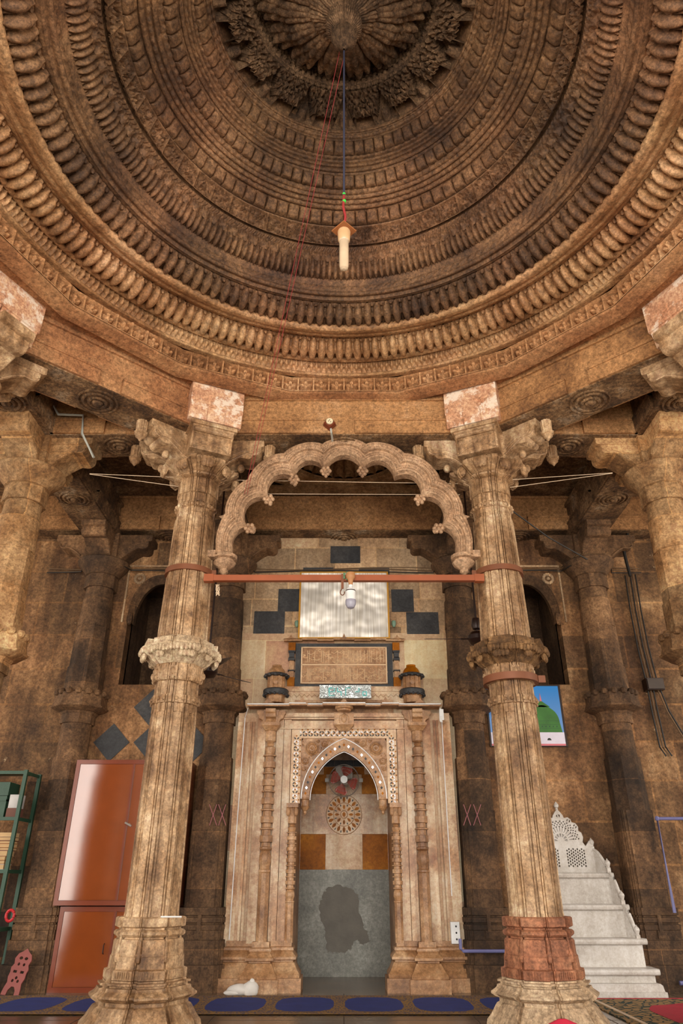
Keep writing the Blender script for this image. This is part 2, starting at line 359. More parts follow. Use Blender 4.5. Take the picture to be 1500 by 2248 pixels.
beam('stone_beam', (AX, YP), (BX, YN), .27, ZB, ZT, M['beam'], 'tan diagonal beam under the dome on the right, lotus on its dark underside')
for s in (-1, 1):
    w = 'left' if s < 0 else 'right'
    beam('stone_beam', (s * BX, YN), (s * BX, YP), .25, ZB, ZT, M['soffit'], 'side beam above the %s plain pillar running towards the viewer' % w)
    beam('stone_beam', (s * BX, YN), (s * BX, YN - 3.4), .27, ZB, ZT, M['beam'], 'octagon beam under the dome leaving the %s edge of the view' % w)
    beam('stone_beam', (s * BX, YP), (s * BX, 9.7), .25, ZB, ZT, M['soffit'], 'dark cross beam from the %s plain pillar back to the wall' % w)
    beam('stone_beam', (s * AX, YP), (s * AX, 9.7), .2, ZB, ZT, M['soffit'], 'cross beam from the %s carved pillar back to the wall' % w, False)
ZWB = 5.85
for x0, x1, n in ((-1.69, 1.69, 'centre'), (-3.685, -1.69, 'left'), (1.69, 3.685, 'right'), (-7.5, -3.685, 'far left'), (3.685, 7.5, 'far right')):
    beam('stone_beam', (x0, 9.84), (x1, 9.84), .26, ZWB, 6.45, M['beam'], {'centre': 'wall beam over the black and cream blocks seen through the arch', 'left': 'wall beam over the left arched wall niche',
         'right': 'wall beam over the right arched wall niche', 'far left': 'wall beam at the far left behind the plain pillar', 'far right': 'wall beam at the far right above the hanging cables'}[n])
# roof slab with the dome opening
mb = MB(); n = 64; inn = []; out = []
for k in range(n):
    t = 2 * PI * k / n; inn.append((3.36 * math.cos(t), YC + 3.36 * math.sin(t)))
    c, s_ = math.cos(t), math.sin(t); m_ = max(abs(c) / 3.6, abs(s_) / 3.6); out.append((c / m_, YC + s_ / m_))
mb.loft([[(x, y, ZT) for x, y in inn], [(x, y, ZT) for x, y in out], [(x, y, ZT + .2) for x, y in out]], cap=False)
mb.box(-9.5, -3.6, -3.2, YW, ZT + .14, ZT + .3); mb.box(3.6, 9.5, -3.2, YW, ZT + .14, ZT + .3); mb.box(-3.6, 3.6, -3.2, YC - 3.6, ZT + .14, ZT + .3)
mb.box(-3.6, -1.25, YC + 3.6, YW, ZT + .14, ZT + .3); mb.box(1.25, 3.6, YC + 3.6, YW, ZT + .14, ZT + .3)
mb.box(-1.25, 1.25, YC + 3.6, 7.4, ZT + .14, ZT + .3); mb.box(-1.25, 1.25, 9.5, YW, ZT + .14, ZT + .3)
ceil = struct(mb.obj('ceiling', M['soffit'], None, 0))
mb = MB(); pg = lambda r_, z_: [(r_ / math.cos(((k + .5) % 4 - 2) * PI / 32 * 1.0) * math.cos(2 * PI * (k + .5) / 64 + PI / 2), YC + r_ / math.cos(((k + .5) % 4 - 2) * PI / 32) * math.sin(2 * PI * (k + .5) / 64 + PI / 2), z_) for k in range(64)]
pg = lambda r_, z_: [(r_ / math.cos(PI / 16) * math.cos(PI / 16 + 2 * PI * k / 16), YC + r_ / math.cos(PI / 16) * math.sin(PI / 16 + 2 * PI * k / 16), z_) for k in range(16)]
mb.loft([pg(3.25, ZT + .004), pg(3.25, ZT - .03), pg(3.35, ZT - .055), pg(3.42, ZT - .06), pg(3.44, ZT - .02), pg(3.44, ZT - .004), pg(3.72, ZT - .004)], cap=False); mb.obj('dome_ledge', M['beamred'], ceil, 0)
# small corbelled vault between arch and wall
yc2 = 8.45; m2 = MB()
m2.loft([[(x * k, yc2 + y * k, z) for x, y in ((-1.25, -1.05), (1.25, -1.05), (1.25, 1.05), (-1.25, 1.05))] for k, z in ((.994, ZT + .139), (.994, ZT + .2), (.92, ZT + .2), (.92, ZT + .25))], cap=False)
m2.loft([[(x, yc2 + y, ZT + .25) for x, y in [(1.15 * max(-1, min(1, 1.3 * math.cos(t))), .966 * max(-1, min(1, 1.3 * math.sin(t)))) for t in np.arange(0, 2 * PI, 2 * PI / 48)]],
         [(.9 * math.cos(t), yc2 + .9 * math.sin(t), ZT + .26) for t in np.arange(0, 2 * PI, 2 * PI / 48)]], cap=False)
m2.lathe(0, yc2, [(ZT + .26, .9), (ZT + .30, .9), (ZT + .30, .86)], 96, cap=False)
m2.lathe(0, yc2, [(ZT + .30, .88), (ZT + .34, .88), (ZT + .46, .80), (ZT + .52, .74), (ZT + .55, .74)], 192, mod=lambda a, z: 1 - .09 * abs(math.sin(a * 16)) ** .6, cap=False)
m2.lathe(0, yc2, [(ZT + .55, .74), (ZT + .62, .6), (ZT + .72, .3), (ZT + .74, .01)], 96, mod=lambda a, z: 1 - .05 * abs(math.sin(a * 12)), cap=False)
m2.obj('small_vault', M['plainpil'], ceil)
m2 = MB(); m2.box(-1.4, 1.4, 7.3, 9.7, ZT + .76, ZT + .84)
for q in ((-1.4, -1.3, 7.3, 9.7), (1.3, 1.4, 7.3, 9.7), (-1.4, 1.4, 7.25, 7.35), (-1.4, 1.4, 9.55, 9.7)): m2.box(q[0], q[1], q[2], q[3], ZT + .14, ZT + .78)
m2.obj('vault_backing', M['soffit'], ceil, 0)
for s in (-1, 1):      # unseen piers behind the viewer, added to darken part of the cabinet's reflection
    m2 = MB(); m2.box(min(s * 4.7, s * 7.0), max(s * 4.7, s * 7.0), -3.2, -2.9, 0, 6.3); struct(m2.obj('reflection_pier', M['wall'], None, 0))
# ---------------- dome ----------------
def Zr(v, r): return H + (YC + r) * T(v)
def prof(pts, rows):
    """pts list of (v,r) unscaled; returns arrays r,z and inward normal"""
    r = np.array([p[1] * RS for p in pts]); z = np.array([Zr(p[0], p[1] * RS) for p in pts])
    d = np.concatenate([[0], np.cumsum(np.hypot(np.diff(r), np.diff(z)))]); s = np.linspace(0, d[-1], rows)
    r2 = np.interp(s, d, r); z2 = np.interp(s, d, z)
    dr, dz = np.gradient(r2), np.gradient(z2); l = np.hypot(dr, dz) + 1e-9
    return r2, z2, -dz / l, dr / l, d[-1]          # normal points to axis / down
def band(name, pts, rows, N, per, fun, mat, poly=0, wob=0):
    r, z, nr, nz, L = prof(pts, rows); cols = N * per
    th = np.arange(cols) * 2 * PI / cols + PI / 2
    ph = (np.arange(cols) / per) % 1.0; k = np.floor(np.arange(cols) / per)
    s = np.linspace(0, 1, rows)
    h = fun(ph[None, :], s[:, None], k[None, :], th[None, :]) + np.zeros((rows, cols)) if fun else np.zeros((rows, cols))
    rr = r[:, None] + nr[:, None] * h; zz = z[:, None] + nz[:, None] * h
    if wob: zz = zz + wob * np.sin(th * 5 + 1)[None, :] * .3; rr = rr * (1 + wob * .4 * np.sin(th * 3)[None, :])
    if poly:
        dl = ((th - PI / 2 + PI / poly) % (2 * PI / poly)) - PI / poly; rr = rr / np.cos(dl)[None, :]
    rr = rr + np.zeros((rows, cols)); zz = zz + np.zeros((rows, cols))
    P = np.stack([rr * np.cos(th)[None, :], YC + rr * np.sin(th)[None, :], zz], -1)
    return grid(name, P, mat, ceil, True, 50)
rng = np.random.RandomState(3); RND = rng.rand(2000)
def petals(A, fl=.03):
    def f(p, s, k, t):
        x = np.abs(p - .5) * 2                          # 0 at petal centre
        w = np.interp(s, [0, .12, .4, .7, .9, 1], [.15, .55, .95, .8, .45, .3])
        q = np.clip(1 - (x / w) ** 2, 0, 1); h = A * np.sqrt(q) * (.55 + .45 * np.sin(PI * s) ** .7)
        h = h + .3 * A * np.exp(-((np.abs(p - .5) * 2 - 1) / .1) ** 2) * (s < .6)     # thin stem between petals
        e = np.abs(((p + .5) % 1) - .5) * 2
        h = h + fl * np.exp(-((e / .42) ** 2 + ((s - .88) / .08) ** 2)) + .5 * fl * np.exp(-((e / .2) ** 2 + ((s - .05) / .07) ** 2))
        return h * (.75 + .35 * RND[(k.astype(int) * 7) % 2000])
    return f
def cushion(A):
    def f(p, s, k, t):
        x = np.abs(p - .5) * 2; y = np.abs(s - .5) * 2
        return A * (np.clip(1 - x ** 6, 0, 1) ** .5) * (np.clip(1 - y ** 6, 0, 1) ** .5) * (.8 + .3 * RND[k.astype(int) % 2000])
    return f
def teeth(A, d=0):
    return lambda p, s, k, t: A * (np.abs(p - .5) * 2 < .55) * (np.sin(PI * s) > .3)
def loz(A):
    return lambda p, s, k, t: A * np.clip(1.15 - np.abs(p - .5) * 2 / .8 - np.abs(s - .5) * 2 / .9, 0, .5) * 2
def flower(A):
    def f(p, s, k, t):
        x = (p - .5) * 2; y = (s - .5) * 2.3; r = np.hypot(x, y); a = np.arctan2(y, x)
        pet = np.clip((.42 + .38 * np.abs(np.cos(2 * a)) ** 1.4 - r) * 9, 0, 1) * (.5 + .5 * np.clip(r * 2, 0, 1))
        h = A * pet + A * 1.1 * np.exp(-(r / .13) ** 2)
        edge = np.clip((np.abs(x) - .84) * 14, 0, 1) + np.clip((np.abs(y) - .88) * 14, 0, 1)
        return np.maximum(h, A * 1.25 * np.clip(edge, 0, 1))
    return f
def vine(A, n=3):
    def f(p, s, k, t):
        x = (p - .5) * 2; y = (s - .5) * 2
        h = A * np.clip(np.sin(x * 9 + 3 * np.sin(y * 6 + k)) * np.cos(y * 8 + 2 * np.sin(x * 5 + k * 1.7)), -.2, 1)
        fr = np.maximum(np.clip((np.abs(x) - .86) * 12, 0, 1), np.clip((np.abs(y) - .8) * 8, 0, 1))
        return np.maximum(h, A * fr)
    return f
def twist(A): return lambda p, s, k, t: A * np.sin(PI * s) * (np.sin((p + s * .8) * 2 * PI) > 0)
def steps(A, n): return lambda p, s, k, t: A * np.abs(np.sin(s * PI * n)) ** .5
band('dome_lip', [(880, 3.36), (872, 3.27), (868, 3.25)], 6, 16, 14, None, M['frieze'], 16)
band('flower_frieze', [(868, 3.23), (838, 3.23)], 22, 112, 22, flower(.07), M['frieze'], 16)
band('frieze_cornice', [(838, 3.22), (833, 3.18), (830, 3.18)], 8, 16, 14, None, M['frieze'], 16)
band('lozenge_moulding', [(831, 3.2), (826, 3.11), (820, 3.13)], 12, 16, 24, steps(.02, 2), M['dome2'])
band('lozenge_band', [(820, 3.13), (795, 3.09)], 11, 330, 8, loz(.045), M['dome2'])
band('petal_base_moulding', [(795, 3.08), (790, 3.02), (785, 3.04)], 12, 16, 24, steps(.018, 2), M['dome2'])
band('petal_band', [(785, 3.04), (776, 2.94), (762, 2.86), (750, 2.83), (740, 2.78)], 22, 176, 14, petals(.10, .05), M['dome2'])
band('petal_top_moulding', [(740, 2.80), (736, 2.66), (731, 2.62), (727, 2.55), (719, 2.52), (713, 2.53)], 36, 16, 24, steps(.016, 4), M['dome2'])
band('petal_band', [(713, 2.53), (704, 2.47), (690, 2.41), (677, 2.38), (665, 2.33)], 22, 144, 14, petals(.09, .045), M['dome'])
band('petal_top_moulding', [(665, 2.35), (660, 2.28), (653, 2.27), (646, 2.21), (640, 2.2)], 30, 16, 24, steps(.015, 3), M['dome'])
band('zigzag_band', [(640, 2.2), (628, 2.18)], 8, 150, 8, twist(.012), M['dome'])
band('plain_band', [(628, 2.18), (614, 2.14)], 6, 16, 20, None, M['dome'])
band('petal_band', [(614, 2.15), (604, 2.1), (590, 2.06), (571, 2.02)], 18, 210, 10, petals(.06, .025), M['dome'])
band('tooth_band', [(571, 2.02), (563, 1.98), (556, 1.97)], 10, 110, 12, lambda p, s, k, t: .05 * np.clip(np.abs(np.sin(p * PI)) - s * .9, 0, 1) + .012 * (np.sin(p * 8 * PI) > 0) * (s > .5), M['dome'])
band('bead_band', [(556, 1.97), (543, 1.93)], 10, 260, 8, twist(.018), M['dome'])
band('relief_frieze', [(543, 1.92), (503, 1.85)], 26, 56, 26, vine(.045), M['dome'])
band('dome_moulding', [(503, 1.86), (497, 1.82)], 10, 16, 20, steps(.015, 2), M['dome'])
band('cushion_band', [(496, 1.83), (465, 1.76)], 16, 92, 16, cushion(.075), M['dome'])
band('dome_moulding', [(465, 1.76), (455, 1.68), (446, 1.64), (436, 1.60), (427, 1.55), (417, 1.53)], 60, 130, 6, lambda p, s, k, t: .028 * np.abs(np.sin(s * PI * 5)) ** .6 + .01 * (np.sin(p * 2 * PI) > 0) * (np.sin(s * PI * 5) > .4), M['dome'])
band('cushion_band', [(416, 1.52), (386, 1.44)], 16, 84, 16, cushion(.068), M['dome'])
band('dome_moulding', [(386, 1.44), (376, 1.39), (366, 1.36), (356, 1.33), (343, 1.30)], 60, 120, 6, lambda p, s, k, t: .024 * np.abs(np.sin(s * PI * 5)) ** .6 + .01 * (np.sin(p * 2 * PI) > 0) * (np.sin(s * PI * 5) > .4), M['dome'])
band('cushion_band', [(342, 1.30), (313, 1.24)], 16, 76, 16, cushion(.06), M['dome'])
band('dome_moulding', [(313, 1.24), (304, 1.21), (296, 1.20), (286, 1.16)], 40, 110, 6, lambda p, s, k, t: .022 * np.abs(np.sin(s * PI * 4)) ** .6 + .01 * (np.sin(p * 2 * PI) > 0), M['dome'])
def florid(p, s, k, t):
    x = np.abs(p - .5) * 2
    body = np.clip((1.02 - x) * 1.0 - (1 - s) * .62, -1, 1)               # hanging leafy triangles, wide at the top ring
    h = np.where(body > 0, .13 + .08 * np.abs(np.sin(s * 17 + 2 * np.sin(x * 6))) * np.abs(np.cos(x * 11 + s * 4)) + .03 * np.sin(s * 40) * np.sin(p * 50), 0)
    r = np.hypot(((p + .5) % 1 - .5) * 2 / .22, (s - .2) / .17)
    boss = np.where(r < 1, .09 + .035 * np.cos(r * 9), 0)
    return np.maximum(h, boss)
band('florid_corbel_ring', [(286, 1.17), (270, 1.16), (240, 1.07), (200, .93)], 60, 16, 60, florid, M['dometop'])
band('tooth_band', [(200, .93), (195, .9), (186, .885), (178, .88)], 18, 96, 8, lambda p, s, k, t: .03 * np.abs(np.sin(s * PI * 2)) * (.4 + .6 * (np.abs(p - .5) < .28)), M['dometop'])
zc = Zr(178, .88 * RS)
def cavity(p, s, k, t):
    x = (p - .5) * 2; r = np.hypot(x / .6, (s - .45) / .28)
    return np.where(r < 1, .06 + .05 * np.abs(np.cos(r * 8)), .02 * np.sin(s * 30) * np.sin(p * 24))
ALLP = [(831, 3.2), (826, 3.13), (795, 3.09), (785, 3.04), (762, 2.86), (740, 2.79), (731, 2.62), (719, 2.53), (713, 2.53), (690, 2.41), (665, 2.34), (653, 2.27), (640, 2.2), (614, 2.15), (590, 2.06), (571, 2.02), (556, 1.97), (543, 1.925), (503, 1.855), (496, 1.83), (465, 1.76), (446, 1.64), (417, 1.53), (386, 1.44), (366, 1.36), (342, 1.30), (313, 1.24), (286, 1.17), (240, 1.07), (200, .93), (178, .88)]
band('dome_core', ALLP, 260, 16, 12, lambda p, s, k, t: -.03 + 0 * s, M['dome'])
# the deep ring round the pendant
rws, cl = 40, 16 * 40; th = np.arange(cl) * 2 * PI / cl; s = np.linspace(0, 1, rws)
hh = cavity(((np.arange(cl) / 40) % 1)[None, :], s[:, None], None, None)
rr = (.9 - .12 * s ** 2)[:, None] - hh; zz = (zc + .42 * s)[:, None] + 0 * hh
grid('cavity_ring', np.stack([rr * np.cos(th), YC + rr * np.sin(th), zz], -1), M['dometop'], ceil, True, 50)
mb = MB(); mb.lathe(0, YC, [(zc + .42, .86), (zc + .44, .5), (zc + .45, .01)], 48, cap=False); mb.obj('dome_cap', M['dometop'], ceil)
# carved pendant
zp = zc + .44; tip = H + YC * T(108)
lv = [(0, .72), (.20, .74), (.33, .76), (.38, .72), (.44, .64), (.50, .52), (.55, .40), (.60, .28), (.64, .19), (.67, .15), (.70, .16), (.76, .17), (.80, .15), (.83, .10), (.86, .12), (.90, .12), (.94, .08), (.97, .04), (1, .01)]
rws, cl = 90, 16 * 32; s = np.linspace(0, 1, rws); r0 = np.interp(s, [a for a, b in lv], [b for a, b in lv]); th = np.arange(cl) * 2 * PI / cl
lob = (np.abs(np.sin(th * 8 + 0))[None, :] ** .5) * np.where(s[:, None] > .66, .3, 1); tier = np.abs(np.sin(s * PI * 7))[:, None] ** .6
fine = np.abs(np.sin(th * 24))[None, :] * np.abs(np.sin(s * PI * 21))[:, None]
rr = r0[:, None] * (.72 + .20 * lob * (1 - .4 * s[:, None]) + .16 * tier + .10 * fine)
zz = (zp - (zp - tip) * s)[:, None] + 0 * rr
pn = grid('pendant_boss', np.stack([rr * np.cos(th), YC + rr * np.sin(th), zz], -1), M['dometop'], ceil, True, 50, True)
# outer skin so that no daylight comes through the vault
mb = MB(); mb.lathe(0, YC, [(ZT + .2, 3.62), (7.4, 3.3), (8.6, 2.2), (9.3, 1.1), (9.5, .02)], 48, cap=False); mb.obj('dome_shell', M['dome'], ceil)
mb = MB(); mb.box(-9.5, 9.5, 9.85, 11.6, 6.3, 6.7); mb.obj('roof_edge', M['soffit'], ceil, 0)
# ================= PILLARS =================
def sec_base(r, q, th0):
    r *= .86
    out = []
    for k in range(8):
        g = 1 + (q * .6 if k % 2 == 0 else -q * .1)
        for a, m_ in ((-17.4, 1.035), (17.4, 1.035), (17.7, .985), (19.6, .985), (20, .91), (25, .91), (25.4, .985), (27.3, .985)):
            t = R(k * 45 + a) + th0; rr = r * m_ * (g if a <= 17.5 else 1); out.append((rr * math.cos(t), rr * math.sin(t)))
    return out
def sec_carved(r, q, th0):
    base = [(-9.5, .985), (9.5, .985), (10, .915), (12, .915), (12.5, .99), (15.5, .99), (16, .92), (18, .92), (18.6, 1.035), (26.4, 1.035), (27, .92), (29, .92), (29.5, .99), (32.5, .99), (33, .915), (35, .915)]
    out = []
    for k in range(8):
        for a, m_ in base:
            t = k * 45 + a; d = abs(((t - 0 + 45) % 90) - 45)     # angle from a square axis
            g = q if d < 27 else (q * .45 if d < 34 else 0)
            rr = r * (1 + (m_ - .985) * min(1, .25 / r) + g); t2 = R(t) + th0
            out.append((rr * math.cos(t2), rr * math.sin(t2)))
    return out
def sec_poly(n, rot=0): return lambda r, q, th0: [(r / math.cos(PI / n) * math.cos(rot + PI / n + 2 * PI * k / n), r / math.cos(PI / n) * math.sin(rot + PI / n + 2 * PI * k / n)) for k in range(n)]
def sec_round(r, q, th0): return [(r * math.cos(2 * PI * k / 40), r * math.sin(2 * PI * k / 40)) for k in range(40)]
def sec_sq(r, q, th0):
    c = .16 * r; e = .08 * r; o = []
    for k in range(4):
        t = k * PI / 2
        for x, y in ((r, -r + 2 * c), (r, r - 2 * c), (r - e, r - 2 * c), (r - e, r - c), (r - c, r - c), (r - c, r - e), (r - 2 * c, r - e)):
            o.append((x * math.cos(t) - y * math.sin(t), x * math.sin(t) + y * math.cos(t)))
    return o
def stack(mb, cx, cy, prof, sec, th0=0, m=0):
    mb.loft([[(cx + x, cy + y, z) for x, y in sec(r, q, th0)] for z, r, q in prof], m=m)
def arm(mb, cx, cy, ang, poly, hw, m=0):
    a = Vector((math.cos(ang), math.sin(ang), 0)); n = Vector((-a.y, a.x, 0)); c = Vector((cx, cy, 0))
    f = lambda w: (lambda p: c + a * p[0] + n * w + Vector((0, 0, p[1])))
    mb.extr(poly, f(-hw), f(hw), m)
def ogee(L, zt, dep, n=6):
    p = [(0, zt), (L, zt), (L, zt - .09), (L - .03, zt - .1)]
    a0 = (L - .03, zt - .13)
    for i in range(n + 1):                     # rolled nose
        t = -PI / 2 * i / n; p.append((L - .10 + .07 * math.cos(t), zt - .15 + .07 * math.sin(t)))
    for i in range(1, n + 1):                  # hollow
        t = i / n; p.append((L - .13 - (L - .42) * t, zt - .2 - (dep - .2) * (1 - math.cos(t * PI / 2)) ** .8))
    p.append((0, zt - dep)); return p
ZN = 5.19     # shaft top / capital bottom
def carved_pillar(sgn, label):
    cx, cy = sgn * AX, YP
    th0 = R(-67.5) if sgn < 0 else R(-112.5)
    o = thing('carved_pillar', (cx, cy, 0), label, 'pillar')
    S_ = sec_carved
    base = M['pillar'] if sgn < 0 else M['palebase']; ped = M['pillar'] if sgn < 0 else M['redbase']
    b = MB(); stack(b, cx, cy, [(0, .53, .12), (.05, .53, .12), (.09, .52, .12), (.13, .48, .12), (.19, .44, .11), (.205, .43, .1), (.215, .405, .1), (.24, .405, .1), (.25, .44, .1), (.27, .475, .1), (.285, .475, .1), (.31, .43, .1), (.32, .42, .1), (.335, .415, .1), (.338, .385, .1), (.352, .385, .1), (.355, .41, .1), (.37, .41, .1), (.372, .37, .1), (.385, .37, .1)], sec_base, th0)
    b.obj('plinth', base, o)
    b = MB(); stack(b, cx, cy, [(.385, .355, .09), (.39, .372, .09), (.455, .372, .09), (.46, .35, .09), (.465, .342, .08), (.55, .335, .08), (.552, .325, .08), (.655, .32, .08), (.67, .31, .08), (.675, .285, .08), (.687, .285, .08), (.69, .31, .08), (.705, .328, .08), (.725, .328, .08), (.738, .31, .08), (.742, .285, .08), (.755, .285, .08), (.758, .312, .08), (.765, .325, .08), (.825, .325, .08), (.835, .31, .08)], sec_base, th0)
    for k in range(8):                         # pointed leaf straps on the pedestal
        t = th0 + R(22.5 + 45 * k); c, s_ = math.cos(t), math.sin(t)
        for j in range(7):
            z = .70 - j * .026; b.ball((cx + (.268 + .003 * j) * c, cy + (.268 + .003 * j) * s_, z), .009 + .0032 * j, 6, (1, 1, 1.6))
        for dd in (-1, 1): b.ball((cx + .285 * c - dd * .022 * s_, cy + .285 * s_ + dd * .022 * c, .56), .018, 6)
    for k in range(96):                        # balustrade frieze
        t = 2 * PI * k / 96; d8 = ((math.degrees(t - th0) + 22.5) % 45) - 22.5; ev = int(((math.degrees(t - th0) + 22.5) % 360) // 45) % 2 == 0
        rr = .86 * .372 * (1.054 if ev else .991) * 1.035 * math.cos(R(17.4)) / math.cos(R(d8))
        if abs(d8) < 15: b.obox((cx, cy), (math.cos(t), math.sin(t)), (rr - .03, rr + .006), .006, .40, .447)
    b.obj('pedestal', ped, o)
    b = MB(); stack(b, cx, cy, [(.83, .232, 0), (.86, .226, 0), (2.50, .217, 0), (2.53, .217, 0)], S_, th0); b.obj('lower_shaft', M['pillar'], o)
    b = MB(); stack(b, cx, cy, [(2.53, .214, 0), (2.64, .212, 0), (2.645, .235, 0), (2.72, .235, 0), (2.725, .212, 0), (2.86, .21, 0), (2.865, .235, 0), (2.88, .245, 0), (3.02, .238, 0), (3.03, .245, 0)], S_, th0)
    for k in range(24):
        t = 2 * PI * k / 24; c, s_ = math.cos(t), math.sin(t)
        b.obox((cx, cy), (c, s_), (.2, .222), .014, 2.56, 2.70)
        b.ball((cx + .236 * c, cy + .236 * s_, 2.683), .02, 6)
        if k % 3 == 0:
            b.obox((cx, cy), (c, s_), (.2, .25), .045, 2.89, 3.0); b.ball((cx + .25 * c, cy + .25 * s_, 2.945), .03, 4, (1, 1, 1.3))
    b.obj('banded_neck', M['pillar'], o)
    b = MB(); stack(b, cx, cy, [(3.03, .27, .06), (3.07, .33, .08), (3.10, .35, .1), (3.13, .41, .13), (3.17, .43, .16), (3.19, .425, .15), (3.20, .41, .14), (3.215, .41, .14), (3.22, .39, .14), (3.275, .39, .14), (3.28, .34, .08), (3.32, .28, 0)], sec_base, th0)
    for k in range(64):
        t = 2 * PI * k / 64 + .05; d = abs(((math.degrees(t - th0) + 45) % 90) - 45); g = .08 if d < 18 else (.0 if d > 27 else -.03)
        rr = .37 * (1 + g); b.ball((cx + rr * math.cos(t), cy + rr * math.sin(t), 3.155 + .008 * math.sin(k * 5)), .024, 6, (1, 1, 1.5))
        if d < 12 or d > 38: b.ball((cx + rr * .93 * math.cos(t), cy + rr * .93 * math.sin(t), 3.10), .028, 6, (1, 1, 1.4))
    b.obj('leafy_collar', M['collar'] if sgn < 0 else M['darkcollar'], o)
    b = MB(); stack(b, cx, cy, [(3.30, .25, 0), (4.70, .22, 0), (4.71, .20, 0), (4.76, .20, 0)], S_, th0); b.obj('upper_shaft', M['pillar'], o)
    b = MB(); stack(b, cx, cy, [(4.75, .205, 0), (4.81, .205, 0), (4.815, .225, 0), (4.865, .225, 0), (4.87, .205, 0), (4.99, .205, 0), (4.995, .225, 0), (ZN, .222, 0)], S_, th0)
    for k in range(24):
        t = 2 * PI * k / 24; c, s_ = math.cos(t), math.sin(t)
        b.obox((cx, cy), (c, s_), (.19, .218), .014, 4.88, 4.98); b.ball((cx + .228 * c, cy + .228 * s_, 4.84), .022, 6)
    b.obj('upper_neck', M['pillar'], o, 25)
    b = MB(); stack(b, cx, cy, [(ZN - .01, .225, 0), (ZN + .015, .27, .04), (ZN + .03, .27, .06), (ZN + .035, .25, .06), (ZN + .06, .29, .1), (ZN + .10, .33, .14), (ZN + .11, .35, .16), (ZN + .13, .37, .18), (ZN + .16, .37, .18), (ZN + .165, .34, .14), (ZN + .19, .34, .14)], S_, th0)
    for k in range(8):
        t = th0 + k * PI / 4; rr = .42 if k % 2 == 0 else .36
        for j in (-1, 0, 1): b.ball((cx + rr * math.cos(t + j * .09), cy + rr * math.sin(t + j * .09), ZN + .10), .042, 7, (1, 1, 1.7))
    b.obj('capital', M['pillar'], o)
    b = MB(); b.lathe(cx, cy, [(ZN + .15, .28), (ZB, .28)], 16)
    b.obj('capital_core', M['pillar'], o)
    ad = math.atan2(YN - YP, (BX - AX) * sgn)      # along the diagonal beam
    dome = math.atan2(YC - YP, -cx)
    for an in (0, PI, PI / 2, ad):
        b = MB(); arm(b, cx, cy, an, ogee(.74, ZB, .37), .12); pl = ogee(.66, ZB - .05, .27); arm(b, cx, cy, an, pl, .128)
        p0 = (cx + .80 * math.cos(an), cy + .80 * math.sin(an))
        b.lathe(p0[0], p0[1], [(ZB - .02, .05), (ZB - .03, .066), (ZB - .17, .06), (ZB - .175, .075), (ZB - .20, .07), (ZB - .21, .05), (ZB - .235, .055), (ZB - .26, .026), (ZB - .29, .007)], 24, mod=lambda a, z: 1 - .13 * abs(math.sin(a * 6)) if z > ZB - .19 else 1)
        a_ = Vector((math.cos(an), math.sin(an), 0)); n_ = Vector((-a_.y, a_.x, 0)); c_ = Vector((cx, cy, 0))
        for w in (-.125, .125):
            og = ogee(.74, ZB, .37)[4:-2]; b.tube([c_ + a_ * (p[0] - .012) + n_ * w + Vector((0, 0, p[1] + .012)) for p in og], .013, 6)
            b.tube([c_ + a_ * (p[0] - .06) + n_ * w + Vector((0, 0, p[1] + .05)) for p in og[2:-1]], .009, 6)
        q0 = c_ + a_ * .47; b.ball((q0.x, q0.y, ZB - .33), .045, 10, (1, 1, 1.2))
        b.obj('bracket', M['pillar'], o)
    b = MB(); arm(b, cx, cy, dome, [(.1, ZB), (.47, ZB), (.47, ZB - .05), (.45, ZB - .07), (.45, ZB - .12), (.42, ZB - .14), (.40, ZB - .32), (.1, ZB - .33)], .24)
    arm(b, cx, cy, dome, [(.1, ZB + .01), (.49, ZB + .01), (.49, ZB - .04), (.1, ZB - .04)], .27)
    a_ = Vector((math.cos(dome), math.sin(dome), 0)); n_ = Vector((-a_.y, a_.x, 0)); c_ = Vector((cx, cy, 0))
    pt = lambda d, w, z: c_ + a_ * d + n_ * w + Vector((0, 0, z))
    for w in (-.225, .225): b.tube([pt(.455, w, ZB - .06), pt(.455, w, ZB - .12), pt(.425, w, ZB - .14), pt(.405, w, ZB - .31)], .014, 6)
    b.tube([pt(.458, -.22, ZB - .095), pt(.458, .22, ZB - .095)], .03, 10); b.tube([pt(.41, -.2, ZB - .155), pt(.41, .2, ZB - .155)], .009, 6)
    b.tube([pt(.405, -.2, ZB - .30), pt(.41, -.12, ZB - .25), pt(.41, 0, ZB - .235), pt(.41, .12, ZB - .25), pt(.405, .2, ZB - .30)], .009, 6)
    b.tube([pt(.415, -.07 + .0155 * i, ZB - .20 + .014 * math.sin(i * 1.6)) for i in range(10)], .006, 5)
    b.obj('front_bracket', M['pillar'], o)
    b = MB(); arm(b, cx, cy, dome, [(-.1, ZT), (.52, ZT), (.52, ZB + .2), (.50, ZB + .19), (.48, ZB + .03), (-.1, ZB + .03)], .31)
    for k in (-1, 0, 1): arm(b, cx + .205 * k * math.sin(dome), cy - .205 * k * math.cos(dome), dome, [(.3, ZB + .2), (.512, ZB + .2), (.495, ZB + .02), (.3, ZB + .02)], .096)
    b.obj('impost_block', M['impost'], o)
    zs = ZV(1243, YP - .25)
    b = MB(); b.lathe(cx, cy, [(zs - .03, .243), (zs - .03, .262), (zs + .03, .262), (zs + .03, .243)], 40); b.box(cx - sgn * .25 - .05, cx - sgn * .25 + .05, cy - .06, cy - .02, zs - .035, zs + .035); b.obj('iron_strap', M['strap'], o)
    if sgn > 0:
        z2 = 2.90; b = MB(); b.lathe(cx, cy, [(z2 - .035, .25), (z2 - .035, .275), (z2 + .035, .275), (z2 + .035, .25)], 40); b.box(cx + .26, cx + .33, cy - .1, cy - .07, z2 - .035, z2 + .035); b.obj('iron_strap', M['strap'], o)
    return o
